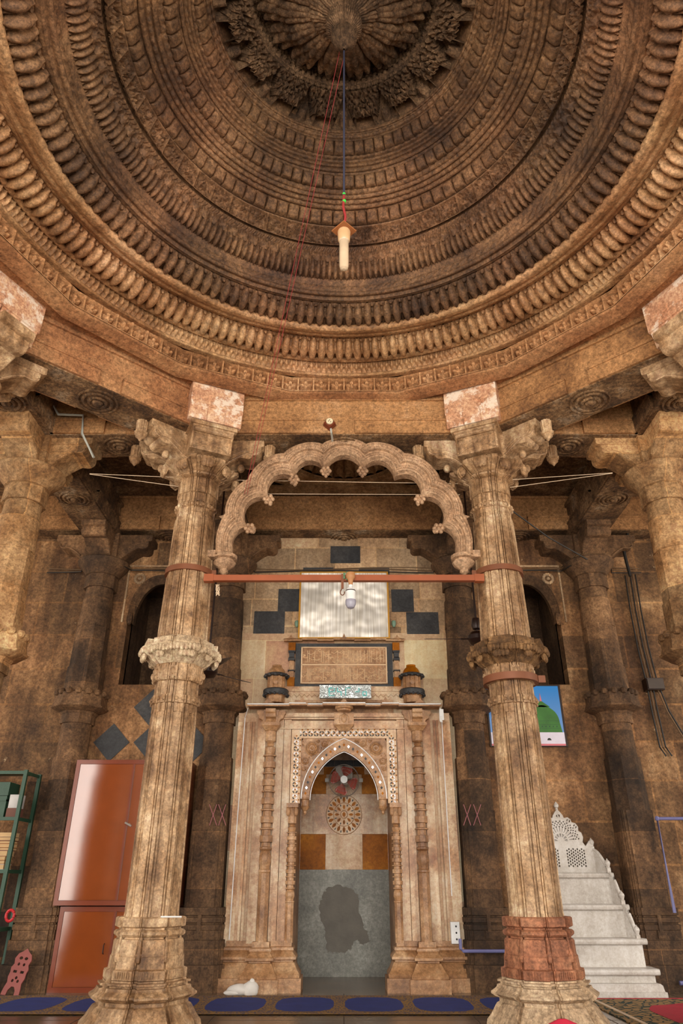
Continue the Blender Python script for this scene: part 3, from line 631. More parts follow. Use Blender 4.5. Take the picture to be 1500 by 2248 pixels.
carved_pillar(-1, 'carved fluted stone pillar with a pale leafy collar, left of the arch, in front of the orange cabinet')
carved_pillar(1, 'carved fluted stone pillar with reddish pedestal and dark collar, right of the arch, before the white pulpit')

def plain_pillar(name, cx, cy, arms, mat, label, r=1.0, group=None, plinth=True, blk=None):
    o = thing(name, (cx, cy, 0), label, 'pillar', group)
    k = r
    b = MB()
    stack(b, cx, cy, [(0, .33 * k, 0), (.26, .33 * k, 0), (.265, .30 * k, 0), (.50, .30 * k, 0), (.505, .275 * k, 0), (.60, .275 * k, 0), (.605, .285 * k, 0), (.655, .285 * k, 0), (.66, .265 * k, 0), (.675, .265 * k, 0), (.68, .29 * k, 0), (.73, .29 * k, 0), (.735, .265 * k, 0), (.75, .265 * k, 0), (.755, .285 * k, 0), (.83, .285 * k, 0)], sec_sq)
    for sg in ((0, -1), (1, 0), (-1, 0)):
        b.obox((cx, cy), sg, (.25 * k, .298 * k), .022, .58, .76); b.obox((cx, cy), sg, (.25 * k, .292 * k), .045, .52, .6)
    b.obj('plinth', mat, o, 30)
    b = MB(); stack(b, cx, cy, [(.83, .225 * k, 0), (1.9, .22 * k, 0)], sec_sq); stack(b, cx, cy, [(1.86, .222 * k, 0), (2.55, .215 * k, 0)], sec_poly(8)); stack(b, cx, cy, [(2.55, .205 * k, 0), (2.98, .20 * k, 0)], sec_round)
    stack(b, cx, cy, [(2.98, .215 * k, 0), (3.12, .215 * k, 0)], sec_poly(8))
    b.obj('lower_shaft', mat, o, 30)
    b = MB(); stack(b, cx, cy, [(3.10, .22 * k, 0), (3.13, .24 * k, 0), (3.15, .30 * k, 0), (3.18, .355 * k, 0), (3.20, .365 * k, 0), (3.205, .345 * k, 0), (3.28, .33 * k, 0), (3.36, .325 * k, 0), (3.365, .26 * k, 0), (3.42, .25 * k, 0)], sec_poly(8))
    for j in range(16):
        t = 2 * PI * j / 16 + PI / 16; b.ball((cx + .33 * k * math.cos(t), cy + .33 * k * math.sin(t), 3.375), .05, 8, (1, 1, .9))
    b.obj('collar', mat, o, 30)
    b = MB(); stack(b, cx, cy, [(3.4, .245 * k, 0), (3.75, .24 * k, 0)], sec_poly(8)); stack(b, cx, cy, [(3.73, .225 * k, 0), (4.35, .218 * k, 0)], sec_poly(8)); stack(b, cx, cy, [(4.33, .23 * k, 0), (4.75, .215 * k, 0)], sec_poly(16))
    stack(b, cx, cy, [(4.74, .205 * k, 0), (4.93, .20 * k, 0)], sec_round); stack(b, cx, cy, [(4.92, .225 * k, 0), (5.13, .22 * k, 0)], sec_poly(8)); b.obj('upper_shaft', mat, o, 30)
    b = MB(); b.lathe(cx, cy, [(5.11, .20 * k), (5.125, .25 * k), (5.145, .25 * k), (5.17, .27 * k), (5.24, .33 * k), (5.30, .38 * k), (5.335, .39 * k), (5.35, .38 * k), (5.355, .34 * k), (5.38, .30 * k)], 40); b.obj('round_capital', mat, o)
    b = MB(); b.box(cx - .24 * k, cx + .24 * k, cy - .24 * k, cy + .24 * k, 5.35, ZB + .01); b.obj('capital_core', mat, o, 0)
    for an in arms:
        b = MB(); arm(b, cx, cy, an, ogee(.70, ZB, .38), .17 * k); arm(b, cx, cy, an, ogee(.72, ZB + .002, .085)[:4] + [(.0, ZB - .1)], .18 * k)
        a_ = Vector((math.cos(an), math.sin(an), 0)); n_ = Vector((-a_.y, a_.x, 0)); c_ = Vector((cx, cy, 0))
        for w in (-.172 * k, .172 * k): b.tube([c_ + a_ * (p[0] - .012) + n_ * w + Vector((0, 0, p[1] + .012)) for p in ogee(.70, ZB, .38)[4:-2]], .013, 6)
        b.obj('bracket', mat, o, 30)
    if blk is not None:
        b = MB(); arm(b, cx, cy, blk, [(-.1, ZT), (.55, ZT), (.55, ZB + .2), (.50, ZB + .19), (.48, ZB + .03), (-.1, ZB + .03)], .33)
        for q in (-1, 0, 1): arm(b, cx + .215 * q * math.sin(blk), cy - .215 * q * math.cos(blk), blk, [(.3, ZB + .2), (.535, ZB + .2), (.50, ZB + .02), (.3, ZB + .02)], .1)
        b.obj('impost_block', M['impost'], o, 30)
    return o
ALL = (0, PI / 2, PI, -PI / 2)
plain_pillar('stone_pillar', -BX, YP, ALL, M['plainpil'], 'plain stone pillar with round capital at the left edge of the view')
plain_pillar('stone_pillar', BX, YP, ALL, M['plainpil'], 'plain stone pillar with round capital at the right edge of the view')
for s in (-1, 1):
    w = 'left' if s < 0 else 'right'
    dm = math.atan2(YC - YN, -s * BX)
    plain_pillar('octagon_pillar', s * BX, YN, (PI / 2, -PI / 2, math.atan2(YP - YN, -s * (BX - AX)), dm), M['pillar'], 'nearest dome pillar, only its painted block and bracket seen at the upper %s edge' % w, 1.0, None, True, dm)
PIL = []
for x, l in ((-3.62, 'wall pilaster left of the orange cabinet, cables looped over its capital'), (-AX, 'dark wall pilaster between the orange cabinet and the marble prayer niche'),
             (AX, 'dark wall pilaster right of the marble prayer niche, behind the white switch plate'), (BX, 'wall pilaster right of the white marble pulpit')):
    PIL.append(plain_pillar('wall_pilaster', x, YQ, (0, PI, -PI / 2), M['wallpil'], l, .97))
# ================= CUSPED ARCH =================
YA = YP - .02
def Z7(x, y): return XZ(450 + x / 2.459, 900 + y / 2.459, YA)
Ci = [(148, 800), (150, 740), (232, 640), (340, 478), (480, 372), (652, 325)]; Oo = [(66, 800), (66, 740), (115, 585), (238, 402), (430, 262), (635, 212)]
mir = lambda L: [(1504 - x, y) for x, y in L[::-1]]
Ci += mir(Ci); Oo += mir(Oo)
def lobed(P, bulge, n=12):
    out = []; c = (752, 720)
    for i in range(len(P) - 1):
        a, b = Vector(P[i]), Vector(P[i + 1]); d = b - a; nn = Vector((d.y, -d.x)).normalized(); mid = (a + b) / 2
        if nn.dot(mid - Vector(c)) < 0: nn = -nn
        bl = bulge[i] if i < len(bulge) else bulge[len(P) - 2 - i]
        for k in range(n + (i == len(P) - 2)):
            t = k / n; out.append(a + d * t + nn * d.length * bl * (1 - (2 * t - 1) ** 2) ** .8)
    return out
bi = [0, .22, .36, .36, .36, .36]; bo = [0, .06, .14, .14, .13, .13]
inner = [Z7(*p) for p in lobed(Ci, bi)]; outer = [Z7(*p) for p in lobed(Oo, bo)]
arch = thing('cusped_arch', (0, YA, 3.9), 'carved multi-lobed stone arch hung between the two fluted pillars', 'arch')
secp = [(0, .10), (.02, .13), (.08, .145), (.12, .13), (.14, .115), (.40, .115), (.43, .14), (.47, .14), (.50, .10), (.56, .10), (.60, .085), (.78, .085), (.82, .11), (.88, .10), (.92, .07), (1, .05)]
sec = secp + [(a, -b) for a, b in secp[::-1]]
rings = []
for (xi, zi), (xo, zo) in zip(inner, outer): rings.append([(xo + (xi - xo) * a, YA - b, zo + (zi - zo) * a) for a, b in sec])
b = MB(); b.loft(rings); n_ = len(inner)
for i in range(0, n_ - 1):
    for k in (0, .5):
        xi = inner[i][0] * (1 - k) + inner[i + 1][0] * k; zi = inner[i][1] * (1 - k) + inner[i + 1][1] * k; xo = outer[i][0] * (1 - k) + outer[i + 1][0] * k; zo = outer[i][1] * (1 - k) + outer[i + 1][1] * k
        for a, rr in ((.2, .017), (.33, .017), (.69, .013)):
            b.ball((xo + (xi - xo) * a, YA - (.115 if a < .5 else .088), zo + (zi - zo) * a), rr, 5, (1, .8, 1))
b.obj('arch_band', M['archstone'], arch, 35)
for i in [2, 3, 4, 5, 6, 7, 8, 9]:
    if i == 7: continue
    x, z = Z7(*Ci[i]); dx, dz = -x * .3, Z7(752, 720)[1] - z; l = math.hypot(dx, dz); x += dx / l * .03; z += dz / l * .03
    b = MB(); b.ball((x, YA, z), .04, 8)
    for k in range(6): t = k * PI / 3; b.ball((x + .045 * math.cos(t), YA - .03, z + .045 * math.sin(t)), .026, 6)
    b.ball((x + dx / l * .05, YA - .02, z + dz / l * .05), .025, 6, (1, 1, 1.5)); b.obj('cusp_floret', M['archstone'], arch)
for i in (2, 3, 4, 7, 8, 9):
    x, z = Z7(*Oo[i]); c = Z7(752, 720); dx, dz = x - c[0], z - c[1]; l = math.hypot(dx, dz); dx /= l; dz /= l
    b = MB(); b.loft([[(x - dz * w - dx * .01, YA + w2, z + dx * w - dz * .01) for w, w2 in ((-.05, -.03), (.05, -.03), (.05, .03), (-.05, .03))], [(x + dx * .09 + w * .1, YA + w2 * .1, z + dz * .09) for w, w2 in ((-.05, -.03), (.05, -.03), (.05, .03), (-.05, .03))]]); b.obj('leaf_spike', M['archstone'], arch)
for s in (-1, 1):
    x = (Z7(108, 800)[0] + .0) * (1 if s < 0 else -1); z = Z7(108, 800)[1]
    b = MB(); b.lathe(x, YA, [(z + .04, .10), (z + .02, .135), (z - .02, .135), (z - .03, .10), (z - .05, .10), (z - .06, .125), (z - .09, .11), (z - .13, .06), (z - .14, .045), (z - .17, .05), (z - .20, .012)], 24)
    b.box(min(x, x + s * .32), max(x, x + s * .32), YA - .09, YA + .09, z - .02, z + .06); b.obj('arch_finial', M['archstone'], arch)
# ================= TIE BAR, BULB, HOOK =================
zb = ZV(1270, YP - .25); yb = YP - .25
t = thing('tie_bar', (0, yb, zb), 'orange painted steel bar stretched between the carved pillars below the arch', 'bar')
b = MB(); b.box(-1.47, 1.47, yb - .028, yb + .028, zb - .032, zb + .032); b.obj('square_tube', M['orange'], t, 0)
for s in (-1, 1):
    b = MB(); b.box(s * 1.42 - .05, s * 1.42 + .05, yb - .034, yb + .034, zb - .04, zb + .04); b.obj('end_clamp', M['orange'], t, 0)
b = MB()
for k in range(6):
    b.tube([XZ3 for XZ3 in [(XZ(478 + 4 * math.sin(k + j), 1283 + 6 * j, yb - .05)[0], yb - .05 - .02 * math.sin(j * k), ZV(1283 + 6 * j, yb - .05)) for j in range(5)]], .004, 5)
tag(b.obj('wire_tangle', M['thread']), 'small tangle of loose wires at the left end of the orange bar', 'wires')
xb = XZ(770, 1300, yb)[0]; t = thing('light_bulb', (xb, yb - .06, zb), 'white LED bulb in a brown holder hanging on the middle of the orange bar', 'bulb')
b = MB(); b.lathe(xb, yb - .06, [(zb + .045, .03), (zb + .035, .045), (zb, .05), (zb - .02, .045), (zb - .04, .03), (zb - .08, .022), (zb - .10, .02)], 20); b.obj('lamp_holder', plain('tan_holder', (170, 118, 72), .5), t)
z0, z1, z2 = ZV(1298, yb), ZV(1322, yb), ZV(1341, yb)
b = MB(); b.lathe(xb, yb - .06, [(zb - .095, .02), (z0 + .02, .022), (z0, .04), (z0 - .012, .045), (z0 - .014, .05), (z1 + .012, .05), (z1 + .008, .046), (z1 + .003, .046), (z1, .051)], 28); b.obj('bulb_body', M['white'], t)
b = MB(); b.lathe(xb, yb - .06, [(z1, .053), (z1 - .02, .055), (z1 - .05, .052), (z2 + .012, .035), (z2, .01)], 28); b.obj('bulb_globe', plain('frosted_globe', (150, 148, 162), .25), t)
b = MB(); b.lathe(xb, yb - .06, [(z0 - .016, .051), (z0 - .026, .051)], 24); b.obj('bulb_ring', M['dark'], t)
xh = XZ(752, 1290, yb)[0]; t = tag(bpy.data.objects.new('hook', None), 'rusty hook hanging from the orange bar beside the bulb', 'hook'); COL.objects.link(t); t.location = (xh, yb - .04, zb)
b = MB(); b.box(xh - .013, xh + .013, yb - .04, yb - .032, zb - .13, zb + .04); b.obj('hook_strap', M['strap'], t, 0)
b = MB(); zz = zb - .15; b.tube([(xh, yb - .036, zz + .03)] + [(xh + .022 * math.cos(a), yb - .036, zz - .02 + .03 * math.sin(a)) for a in np.linspace(PI * .8, PI * 2.1, 9)], .005, 6); b.obj('hook_curl', M['strap'], t)
b = MB(); xk = XZ(758, 1265, yb)[0]
for k in range(7): b.ball((xk + .02 * math.cos(k * 2.1), yb - .035, zb + .012 * k - .02), .014, 6)
tag(b.obj('cloth_knot', plain('green_knot', (96, 132, 96), .8)), 'greenish rag knot tied on the orange bar by the bulb', 'cloth')
# electrical box on the beam
ye = YP - .285; xe, ze = XZ(724, 934, ye); t = thing('junction_box', (xe, ye, ze), 'brown diamond-turned wooden box with round cream socket on the ochre beam', 'socket')
b = MB()
for r_, d0, d1 in ((.075, 0, .02), (.068, .02, .06)):
    q = [(xe - r_, ze), (xe, ze - r_), (xe + r_, ze), (xe, ze + r_)]; b.extr(q, lambda p: (p[0], ye - d1, p[1]), lambda p: (p[0], ye - d0 + .01, p[1]))
b.obj('wooden_base', plain('brown_wood_box', (112, 48, 22), .5), t, 0)
b = MB(); b.extr([(xe + .04 * math.cos(a), ze + .012 + .04 * math.sin(a)) for a in np.arange(0, 6.2, .3)], lambda p: (p[0], ye - .075, p[1]), lambda p: (p[0], ye - .05, p[1])); b.obj('socket_disc', plain('cream_socket', (226, 214, 180), .4), t)
b = MB()
for dx, dz in ((-.012, .01), (.014, .0), (0, .026)): b.ball((xe + dx, ye - .075, ze + dz), .006, 6)
b.obj('socket_hole', M['blackcable'], t)
b = MB(); b.tube([(xe + .015, ye - .02, ze - .06), (xe + .02, ye - .02, ZB - .02), (xe + .03, ye + .1, ZB - .03), (xe + .03, YA, Z7(700, 200)[1])], .012, 8); b.obj('conduit', M['palepipe'], t)
# ================= MIHRAB =================
YM = 9.55
mi = thing('mihrab', (0, YM, 0), 'carved veined marble prayer niche in the middle of the back wall', 'prayer niche')
RW = .66; YF = 9.849
b = MB(); P = [(-1.42, .4), (-RW, .4), (-RW, 2.80), (RW, 2.80), (RW, .4), (1.42, .4), (1.42, 3.12), (-1.42, 3.12)]
b.extr(P, lambda p: (p[0], 9.66, p[1]), lambda p: (p[0], YF, p[1])); b.obj('jamb_slab', M['creamtile'], mi, 0)
for s in (-1, 1):
    b = MB()
    for x0, x1, y in ((1.30, 1.42, 9.645), (1.19, 1.22, 9.63), (1.23, 1.26, 9.635), (1.04, 1.15, 9.62), (.86, .895, 9.60), (.80, .86, 9.585), (.70, .795, 9.60)):
        b.box(min(s * x0, s * x1), max(s * x0, s * x1), y, 9.67, .46, 3.05 if x0 < 1.1 else (3.0 if s < 0 else 3.02))
    b.obj('jamb_moulding', M['marble'], mi, 0)
def turned(b, cx, cy, z0, z1, r, seq):
    """seq of (height fraction, radius factor, kind)"""
    b.lathe(cx, cy, [(z0 + (z1 - z0) * f, r * k) for f, k in seq], 8, a0=PI / 8, a1=2 * PI + PI / 8)
cseq = [(0, 1), (.30, 1), (.305, 1.12), (.315, 1.12), (.32, .9), (.335, .95), (.35, 1.15), (.38, 1.1), (.40, .8), (.41, 1.15), (.417, 1.15), (.42, .85)]
f = .42
for k in range(5):
    cseq += [(f + .02, .78), (f + .022, 1.22), (f + .052, 1.22), (f + .054, .82), (f + .078, .8), (f + .08, 1.3), (f + .086, 1.3), (f + .09, .8)]; f += .09
cseq += [(f + .02, 1.0), (f + .035, 1.05), (f + .045, .55), (f + .055, .8), (f + .06, .5), (f + .07, 1.05), (f + .1, 1.05), (1, 1.0)]
for s in (-1, 1):
    b = MB(); turned(b, s * .965, 9.56, .47, 2.88, .068, cseq); b.obj('outer_colonnette', M['marblecarve'], mi, 30)
    b = MB(); turned(b, s * .65, 9.60, .47, 1.83, .052, cseq); b.obj('inner_colonnette', M['marblecarve'], mi, 30)
    b = MB(); z = 1.83
    b.loft([[(s * .65 + x * k, 9.60 + y * k, zz) for x, y in ((-1, -1), (1, -1), (1, 1), (-1, 1))] for zz, k in ((z, .04), (z + .03, .045), (z + .09, .06), (z + .10, .075), (z + .15, .075))])
    for j in (-1, 1): b.ball((s * .65 + j * .05, 9.53, z + .05), .028, 8, (1, 1, 2))
    b.obj('colonnette_capital', M['marblecarve'], mi)
    b = MB(); prof_ = [(0, .16), (.13, .16), (.135, .13), (.165, .135), (.18, .12), (.20, .10), (.26, .06), (.275, .05), (.28, .03), (.295, .03), (.305, .075), (.33, .075), (.355, .045), (.375, .02), (.395, .035), (.42, .03), (.43, 0), (.485, 0)]
    for xc, hw, yb_, top_ in ((.965, .10, 9.50, 0), (1.22, .16, 9.62, .003), (.78, .08, 9.58, .006), (.655, .045, 9.56, .009)):
        b.loft([[(s * xc - (hw + p * .8), yb_ - p, z), (s * xc + (hw + p * .8), yb_ - p, z), (s * xc + (hw + p * .8), YF, z), (s * xc - (hw + p * .8), YF, z)] for z, p in [(z + (top_ if z > 0 else 0), p - top_ * .2) for z, p in prof_]])
    b.obj('niche_pedestal', M['marblecarve'], mi, 0)
    b = MB()   # capital with four little brackets
    b.loft([[(s * .965 + x * k, 9.56 + y * k, zz) for x, y in ((-1, -1), (1, -1), (1, 1), (-1, 1))] for zz, k in ((2.86, .07), (2.90, .10), (2.92, .12), (2.96, .12), (2.965, .08), (3.12, .10))])
    for an in (0, PI, -PI / 2): arm(b, s * .965, 9.56, an, [(0, 3.12), (.19, 3.12), (.19, 3.08), (.17, 3.06), (.16, 3.02), (.12, 3.0), (.10, 2.96), (0, 2.95)], .065)
    b.obj('niche_capital', M['marblecarve'], mi)
# inlaid frame
def grp(name, parent, mats, items):
    b = MB(); [it(b) for it in items]; return b.obj(name, mats, parent, 0)
b = MB(); FY = 9.575
P = [(-.69, 1.98), (-.56, 1.98), (-.56, 2.775), (.56, 2.775), (.56, 1.98), (.69, 1.98), (.69, 2.89), (-.69, 2.89)]
b.extr(P, lambda p: (p[0], FY, p[1]), lambda p: (p[0], 9.68, p[1])); fr = b.obj('inlay_frame', M['creamtile'], mi, 0)
b = MB()
def petal4(cx, cz, r, ms):
    for k in range(4):
        a = PI / 4 + k * PI / 2; ca, sa = math.cos(a), math.sin(a)
        P = [(cx + ca * r * .12, cz + sa * r * .12), (cx + ca * r * .55 - sa * r * .2, cz + sa * r * .55 + ca * r * .2), (cx + ca * r, cz + sa * r), (cx + ca * r * .55 + sa * r * .2, cz + sa * r * .55 - ca * r * .2)]
        b.extr(P, lambda p: (p[0], FY - .004, p[1]), lambda p: (p[0], FY + .01, p[1]), ms[k % len(ms)])
    for q in ((0, r), (r, 0)): b.extr([(cx + q[0] + dx * .012, cz + q[1] + dz * .012) for dx, dz in ((1, 0), (0, 1), (-1, 0), (0, -1))], lambda p: (p[0], FY - .004, p[1]), lambda p: (p[0], FY + .01, p[1]), 2)
for s in (-1, 1):
    for j in range(11): petal4(s * .625, 2.02 + .0735 * j, .05, [0, 0, 1, 1] if j % 3 else [1, 0, 0, 1])
for j in range(1, 17): petal4(-.625 + j * 1.25 / 17, 2.833, .05, [1, 0, 1, 0] if 4 < j < 12 else [0, 1, 0, 0])
b.obj('inlay_flower', [M['black'], plain('mother_of_pearl', (214, 214, 222), .2), M['amber']], fr, 0)
def ogive(w, zs, zt, n=26, y0=None):
    pts = []; h = zt - zs
    for i in range(-n, n + 1):
        x = math.sin(i / n * PI / 2); a = abs(x); pts.append((w * x, zs + h * (.85 * math.sqrt(max(0, 1 - a * a)) + .15 * (1 - a) ** 1.6)))
    return pts
zsA = 2.03; og_o = ogive(.545, zsA, 2.765); og_i = ogive(.445, zsA, 2.615)
plate('spandrel_panel', [(-.56, 1.99), (-.56, 2.775), (.56, 2.775), (.56, 1.99)], [], 9.60, 9.60, M['marblecarve'], mi) if False else None
def ring_plate(name, A, B, y0, y1, mat, par):
    b = MB(); n = len(A)
    b.loft([[(A[i][0], y0, A[i][1]), (B[i][0], y0, B[i][1]), (B[i][0], y1, B[i][1]), (A[i][0], y1, A[i][1])] for i in range(n)]); return b.obj(name, mat, par, 0)
top = [(max(-.56, min(.56, x * 1.6)), 2.775 if abs(x * 1.6) < .56 else 2.775 - (abs(x) * 1.6 - .56) / (.545 * 1.6 - .56) * (2.775 - zsA)) for x, z in og_o]
b = MB(); n = len(top); b.loft([[(top[i][0], 9.60, top[i][1]), (og_o[i][0], 9.60, og_o[i][1]), (og_o[i][0], 9.68, og_o[i][1]), (top[i][0], 9.68, top[i][1])] for i in range(n)])
for s in (-1, 1):
    for cx, cz, r, n in ((.42, 2.655, .088, 16), (.255, 2.715, .042, 8), (.505, 2.50, .045, 8), (.16, 2.75, .018, 0), (.52, 2.40, .025, 0), (.34, 2.745, .018, 0)):
        x = s * cx
        b.tube([(x + r * math.cos(a), 9.597, cz + r * math.sin(a)) for a in np.linspace(0, 2 * PI, 25)], .008, 5)
        if r > .04: b.tube([(x + r * .86 * math.cos(a), 9.597, cz + r * .86 * math.sin(a)) for a in np.linspace(0, 2 * PI, 25)], .004, 5)
        b.ball((x, 9.597, cz), r * .22, 8)
        for k in range(n): a = 2 * PI * k / n; b.ball((x + r * .62 * math.cos(a), 9.598, cz + r * .62 * math.sin(a)), r * .19, 6, (1, 1.2, 1))
    for k in range(60):
        t_ = random.random(); x = s * (.15 + .4 * t_); z = 2.76 - .5 * random.random() * t_
        b.ball((x, 9.60, z), .009, 5)
b.obj('spandrel_panel', M['marblecarve'], mi, 0)
b = MB(); n = len(og_o); k = 0
b.loft([[(og_o[i][0], 9.575, og_o[i][1]), (og_i[i][0], 9.575, og_i[i][1]), (og_i[i][0], 9.70, og_i[i][1]), (og_o[i][0], 9.70, og_o[i][1])] for i in range(n)], m=3)
for i in range(2, n - 2, 2):
    x = (og_o[i][0] + og_i[i][0]) / 2; z = (og_o[i][1] + og_i[i][1]) / 2
    b.extr([(x + .017, z), (x, z + .02), (x - .017, z), (x, z - .02)], lambda p: (p[0], 9.571, p[1]), lambda p: (p[0], 9.59, p[1]), k % 3); k += 1
av = b.obj('archivolt', [M['amber'], plain('mirror_chip', (214, 222, 236), .12, .6), M['black'], M['marblecarve']], mi, 0)
b = MB(); b.tube([(x, 9.572, z + .006) for x, z in og_o], .006, 6); b.tube([(x * .97, 9.574, z - .012) for x, z in og_i], .005, 5)
led = plain('white_led_tube', (236, 236, 236), .3); b.obj('white_light_string', led, av)
for s in (-1, 1):
    b = MB(); b.lathe(s * .495, 9.62, [(2.05, .06), (2.03, .062), (2.02, .05), (1.95, .048), (1.945, .058), (1.92, .05), (1.89, .02), (1.87, .02), (1.85, .006)], 14); b.obj('arch_corbel', M['marblecarve'], mi)
b = MB(); b.box(-.79, .79, 9.594, 9.68, 2.90, 3.0)
for z0, z1, y in ((2.895, 2.91, 9.575), (3.02, 3.04, 9.56), (3.05, 3.10, 9.57)): b.box(-.86, .86, y, 9.68, z0, z1)
b.obj('lintel', M['marble'], mi, 0)
b = MB(); b.box(-.13, .13, 9.52, 9.64, 2.93, 3.10); b.loft([[(x * k, 9.58 + y * k, z) for x, y in ((-1, -1), (1, -1), (1, 1), (-1, 1))] for z, k in ((2.86, .06), (2.93, .13))]); b.ball((0, 9.515, 3.02), .04, 8, (1, .5, 1.4)); b.tube([(-.06, 9.515, 2.96), (-.06, 9.515, 3.05), (0, 9.515, 3.085), (.06, 9.515, 3.05), (.06, 9.515, 2.96)], .006, 5); b.obj('keystone', M['marblecarve'], mi)
# eave cornice
def eave(par, L, y0, z, dep, th, breaks, mat, name='cornice'):
    b = MB(); xs = [-L] + breaks + [L]
    for i in range(len(xs) - 1):
        k = .022 if i % 2 else 0
        x0, x1 = xs[i], xs[i + 1]
        P = [(0, z + th * .4), (dep * .3, z + th * .55), (dep * .7, z + th * .3), (dep + k, z), (dep + k, z + th * .35), (dep * .7, z + th * .75), (dep * .3, z + th), (0, z + th * 1.3)]
        b.extr(P, lambda p: (x0 - .004, y0 - p[0], p[1] + k * .4), lambda p: (x1 + .004, y0 - p[0], p[1] + k * .4))
    return b.obj(name, mat, par, 0)
eave(mi, 1.28, 9.66, 3.14, .33, .07, [-.72, -.48, -.28, .28, .48, .72], M['marblecarve'])
b = MB(); b.lathe(0, 9.45, [(3.16, .12), (3.13, .12), (3.12, .09), (3.10, .09), (3.095, .05)], 20); b.obj('cornice_boss', M['marblecarve'], mi)
b = MB()
xs_ = [-1.27, -.72, -.72, -.5, -.5, -.28, -.28, .28, .28, .5, .5, .72, .72, 1.27]; kk = [0, 0, .01, .01, 0, 0, .012, .012, 0, 0, .01, .01, 0, 0]
b.tube([(x, 9.315 - k, 3.165 + k) for x, k in zip(xs_, kk)], .008, 6); b.obj('cornice_light_string', led, mi)
for x in (-1.0, -.55, 0, .55, 1.0):
    b = MB(); b.extr([(x - .08, 3.19), (x - .05, 3.20), (x - .03, 3.225), (x, 3.27), (x + .03, 3.225), (x + .05, 3.20), (x + .08, 3.19)], lambda p: (p[0], 9.37, p[1]), lambda p: (p[0], 9.43, p[1])); b.obj('cornice_crest', M['marblecarve'], mi, 0)
b = MB(); b.box(-1.05, 1.05, 9.70, YF, 3.12, 3.49); b.box(-1.05, 1.05, 9.68, 9.72, 3.22, 3.26); b.box(-1.05, 1.05, 9.68, 9.72, 3.42, 3.46)
b.tube([(x, 9.695, 3.36 + (.018 if i % 2 else -.018)) for i, x in enumerate(np.arange(-1.0, 1.0, .035))], .006, 4); b.obj('attic_band', M['marble'], mi, 0)
for s in (-1, 1):
    b = MB(); x = s * .93; y = 9.62; z0 = 3.24
    b.lathe(x, y, [(z0, .12), (z0 + .09, .12), (z0 + .10, .14)], 8); b.lathe(x, y, [(z0 + .19, .115), (z0 + .36, .115)], 8)
    for k in range(8): a = PI / 8 + k * PI / 4; b.obox((x, y), (math.cos(a), math.sin(a)), (.09, .125), .012, z0 + .19, z0 + .36)
    b.ball((x, y - .115, z0 + .275), .04, 8, (1, .3, 1.2)); tu = b.obj('turret', M['marblecarve'], mi, 25)
    b = MB(); b.lathe(x, y, [(z0 + .10, .13), (z0 + .105, .165), (z0 + .12, .17), (z0 + .165, .175), (z0 + .18, .165), (z0 + .19, .13)], 16)
    for k in range(16): a = k * PI / 8; b.ball((x + .165 * math.cos(a), y + .165 * math.sin(a), z0 + .105), .02, 5)
    b.lathe(x, y, [(z0 + .35, .12), (z0 + .36, .165), (z0 + .385, .16), (z0 + .40, .13)], 16)
    for k in range(12): a = k * PI / 6; b.ball((x + .16 * math.cos(a), y + .16 * math.sin(a), z0 + .365), .024, 5)
    b.obj('turret_slate_collar', M['black'], tu)
    b = MB(); b.lathe(x, y, [(z0 + .39, .13), (z0 + .41, .12), (z0 + .46, .10), (z0 + .50, .06), (z0 + .505, .065), (z0 + .52, .065), (z0 + .53, .02)], 20); b.obj('turret_dome', M['amber'] if s > 0 else M['marblecarve'], tu)
# niche interior
YB = 10.95; HWN = .62
for s in (-1, 1): b = MB(); b.box(min(s * HWN, s * HWN + s * .05), max(s * HWN, s * HWN + s * .05), 9.70, YB, -.02, 2.3); b.obj('niche_side', M['marblecarve'], mi, 0)
b = MB(); b.box(-HWN, HWN, YB, YB + .1, 0, 1.25); b.obj('grey_slab', M['grey'], mi, 0)
patch = [(-.22, .98), (-.05, 1.02), (.08, .98), (.16, .92), (.17, .72), (.22, .60), (.28, .50), (.30, .42), (.2, .40), (.14, .44), (.05, .33), (-.06, .30), (-.2, .32), (-.22, .42), (-.24, .55), (-.30, .66), (-.30, .80), (-.27, .9)]
pp = []
patch = [(x * 1.12 + .01, .66 + (z - .66) * 1.12) for x, z in patch]
for i in range(len(patch)):
    a, c = Vector(patch[i]), Vector(patch[(i + 1) % len(patch)])
    for k in range(5): q = a + (c - a) * k / 5; pp.append((q.x + random.uniform(-.018, .018), q.y + random.uniform(-.018, .018)))
b = MB(); b.extr(pp, lambda p: (p[0], YB - .002, p[1]), lambda p: (p[0], YB + .01, p[1])); b.obj('peeled_patch', plain('worn_slab_patch', (94, 88, 78), .6, 0, .3, 30, .2), mi, 0)
def tile(x0, x1, z0, z1, m, n): b = MB(); b.box(x0 + .001, x1 - .001, YB - .01, YB + .1, z0 + .001, z1 - .001); b.obj(n, m, mi, 0)
for z0, z1 in ((1.25, 1.70), (2.23, 2.50)):
    tile(-HWN, -.26, z0, z1, M['amber'], 'amber_tile'); tile(-.26, .26, z0, z1, M['creamtile'], 'cream_tile'); tile(.26, HWN, z0, z1, M['amber'], 'amber_tile')
tile(-HWN, HWN, 1.70, 2.23, M['marble'], 'veined_slab'); tile(-.3, .3, 2.50, 2.60, M['amber'], 'amber_tile'); tile(-HWN, -.3, 2.5, 2.6, M['creamtile'], 'cream_tile'); tile(.3, HWN, 2.5, 2.6, M['creamtile'], 'cream_tile')
for x0, x1 in ((-HWN, -.14), (-.14, .14), (.14, HWN)): tile(x0, x1, 2.61, 2.70, M['black'], 'slate_tile')
b = MB(); b.loft([[(HWN * math.cos(a) * k, YB - .35 * (1 - k) * 0 - (1 - abs(math.cos(a)) ** 0) * 0 - dy, z) for a in np.linspace(0, PI, 13)] for z, k, dy in ((2.70, 1, .01), (2.9, .98, .06), (3.1, .85, .3), (3.2, .5, .8))], cap=False, close=False)
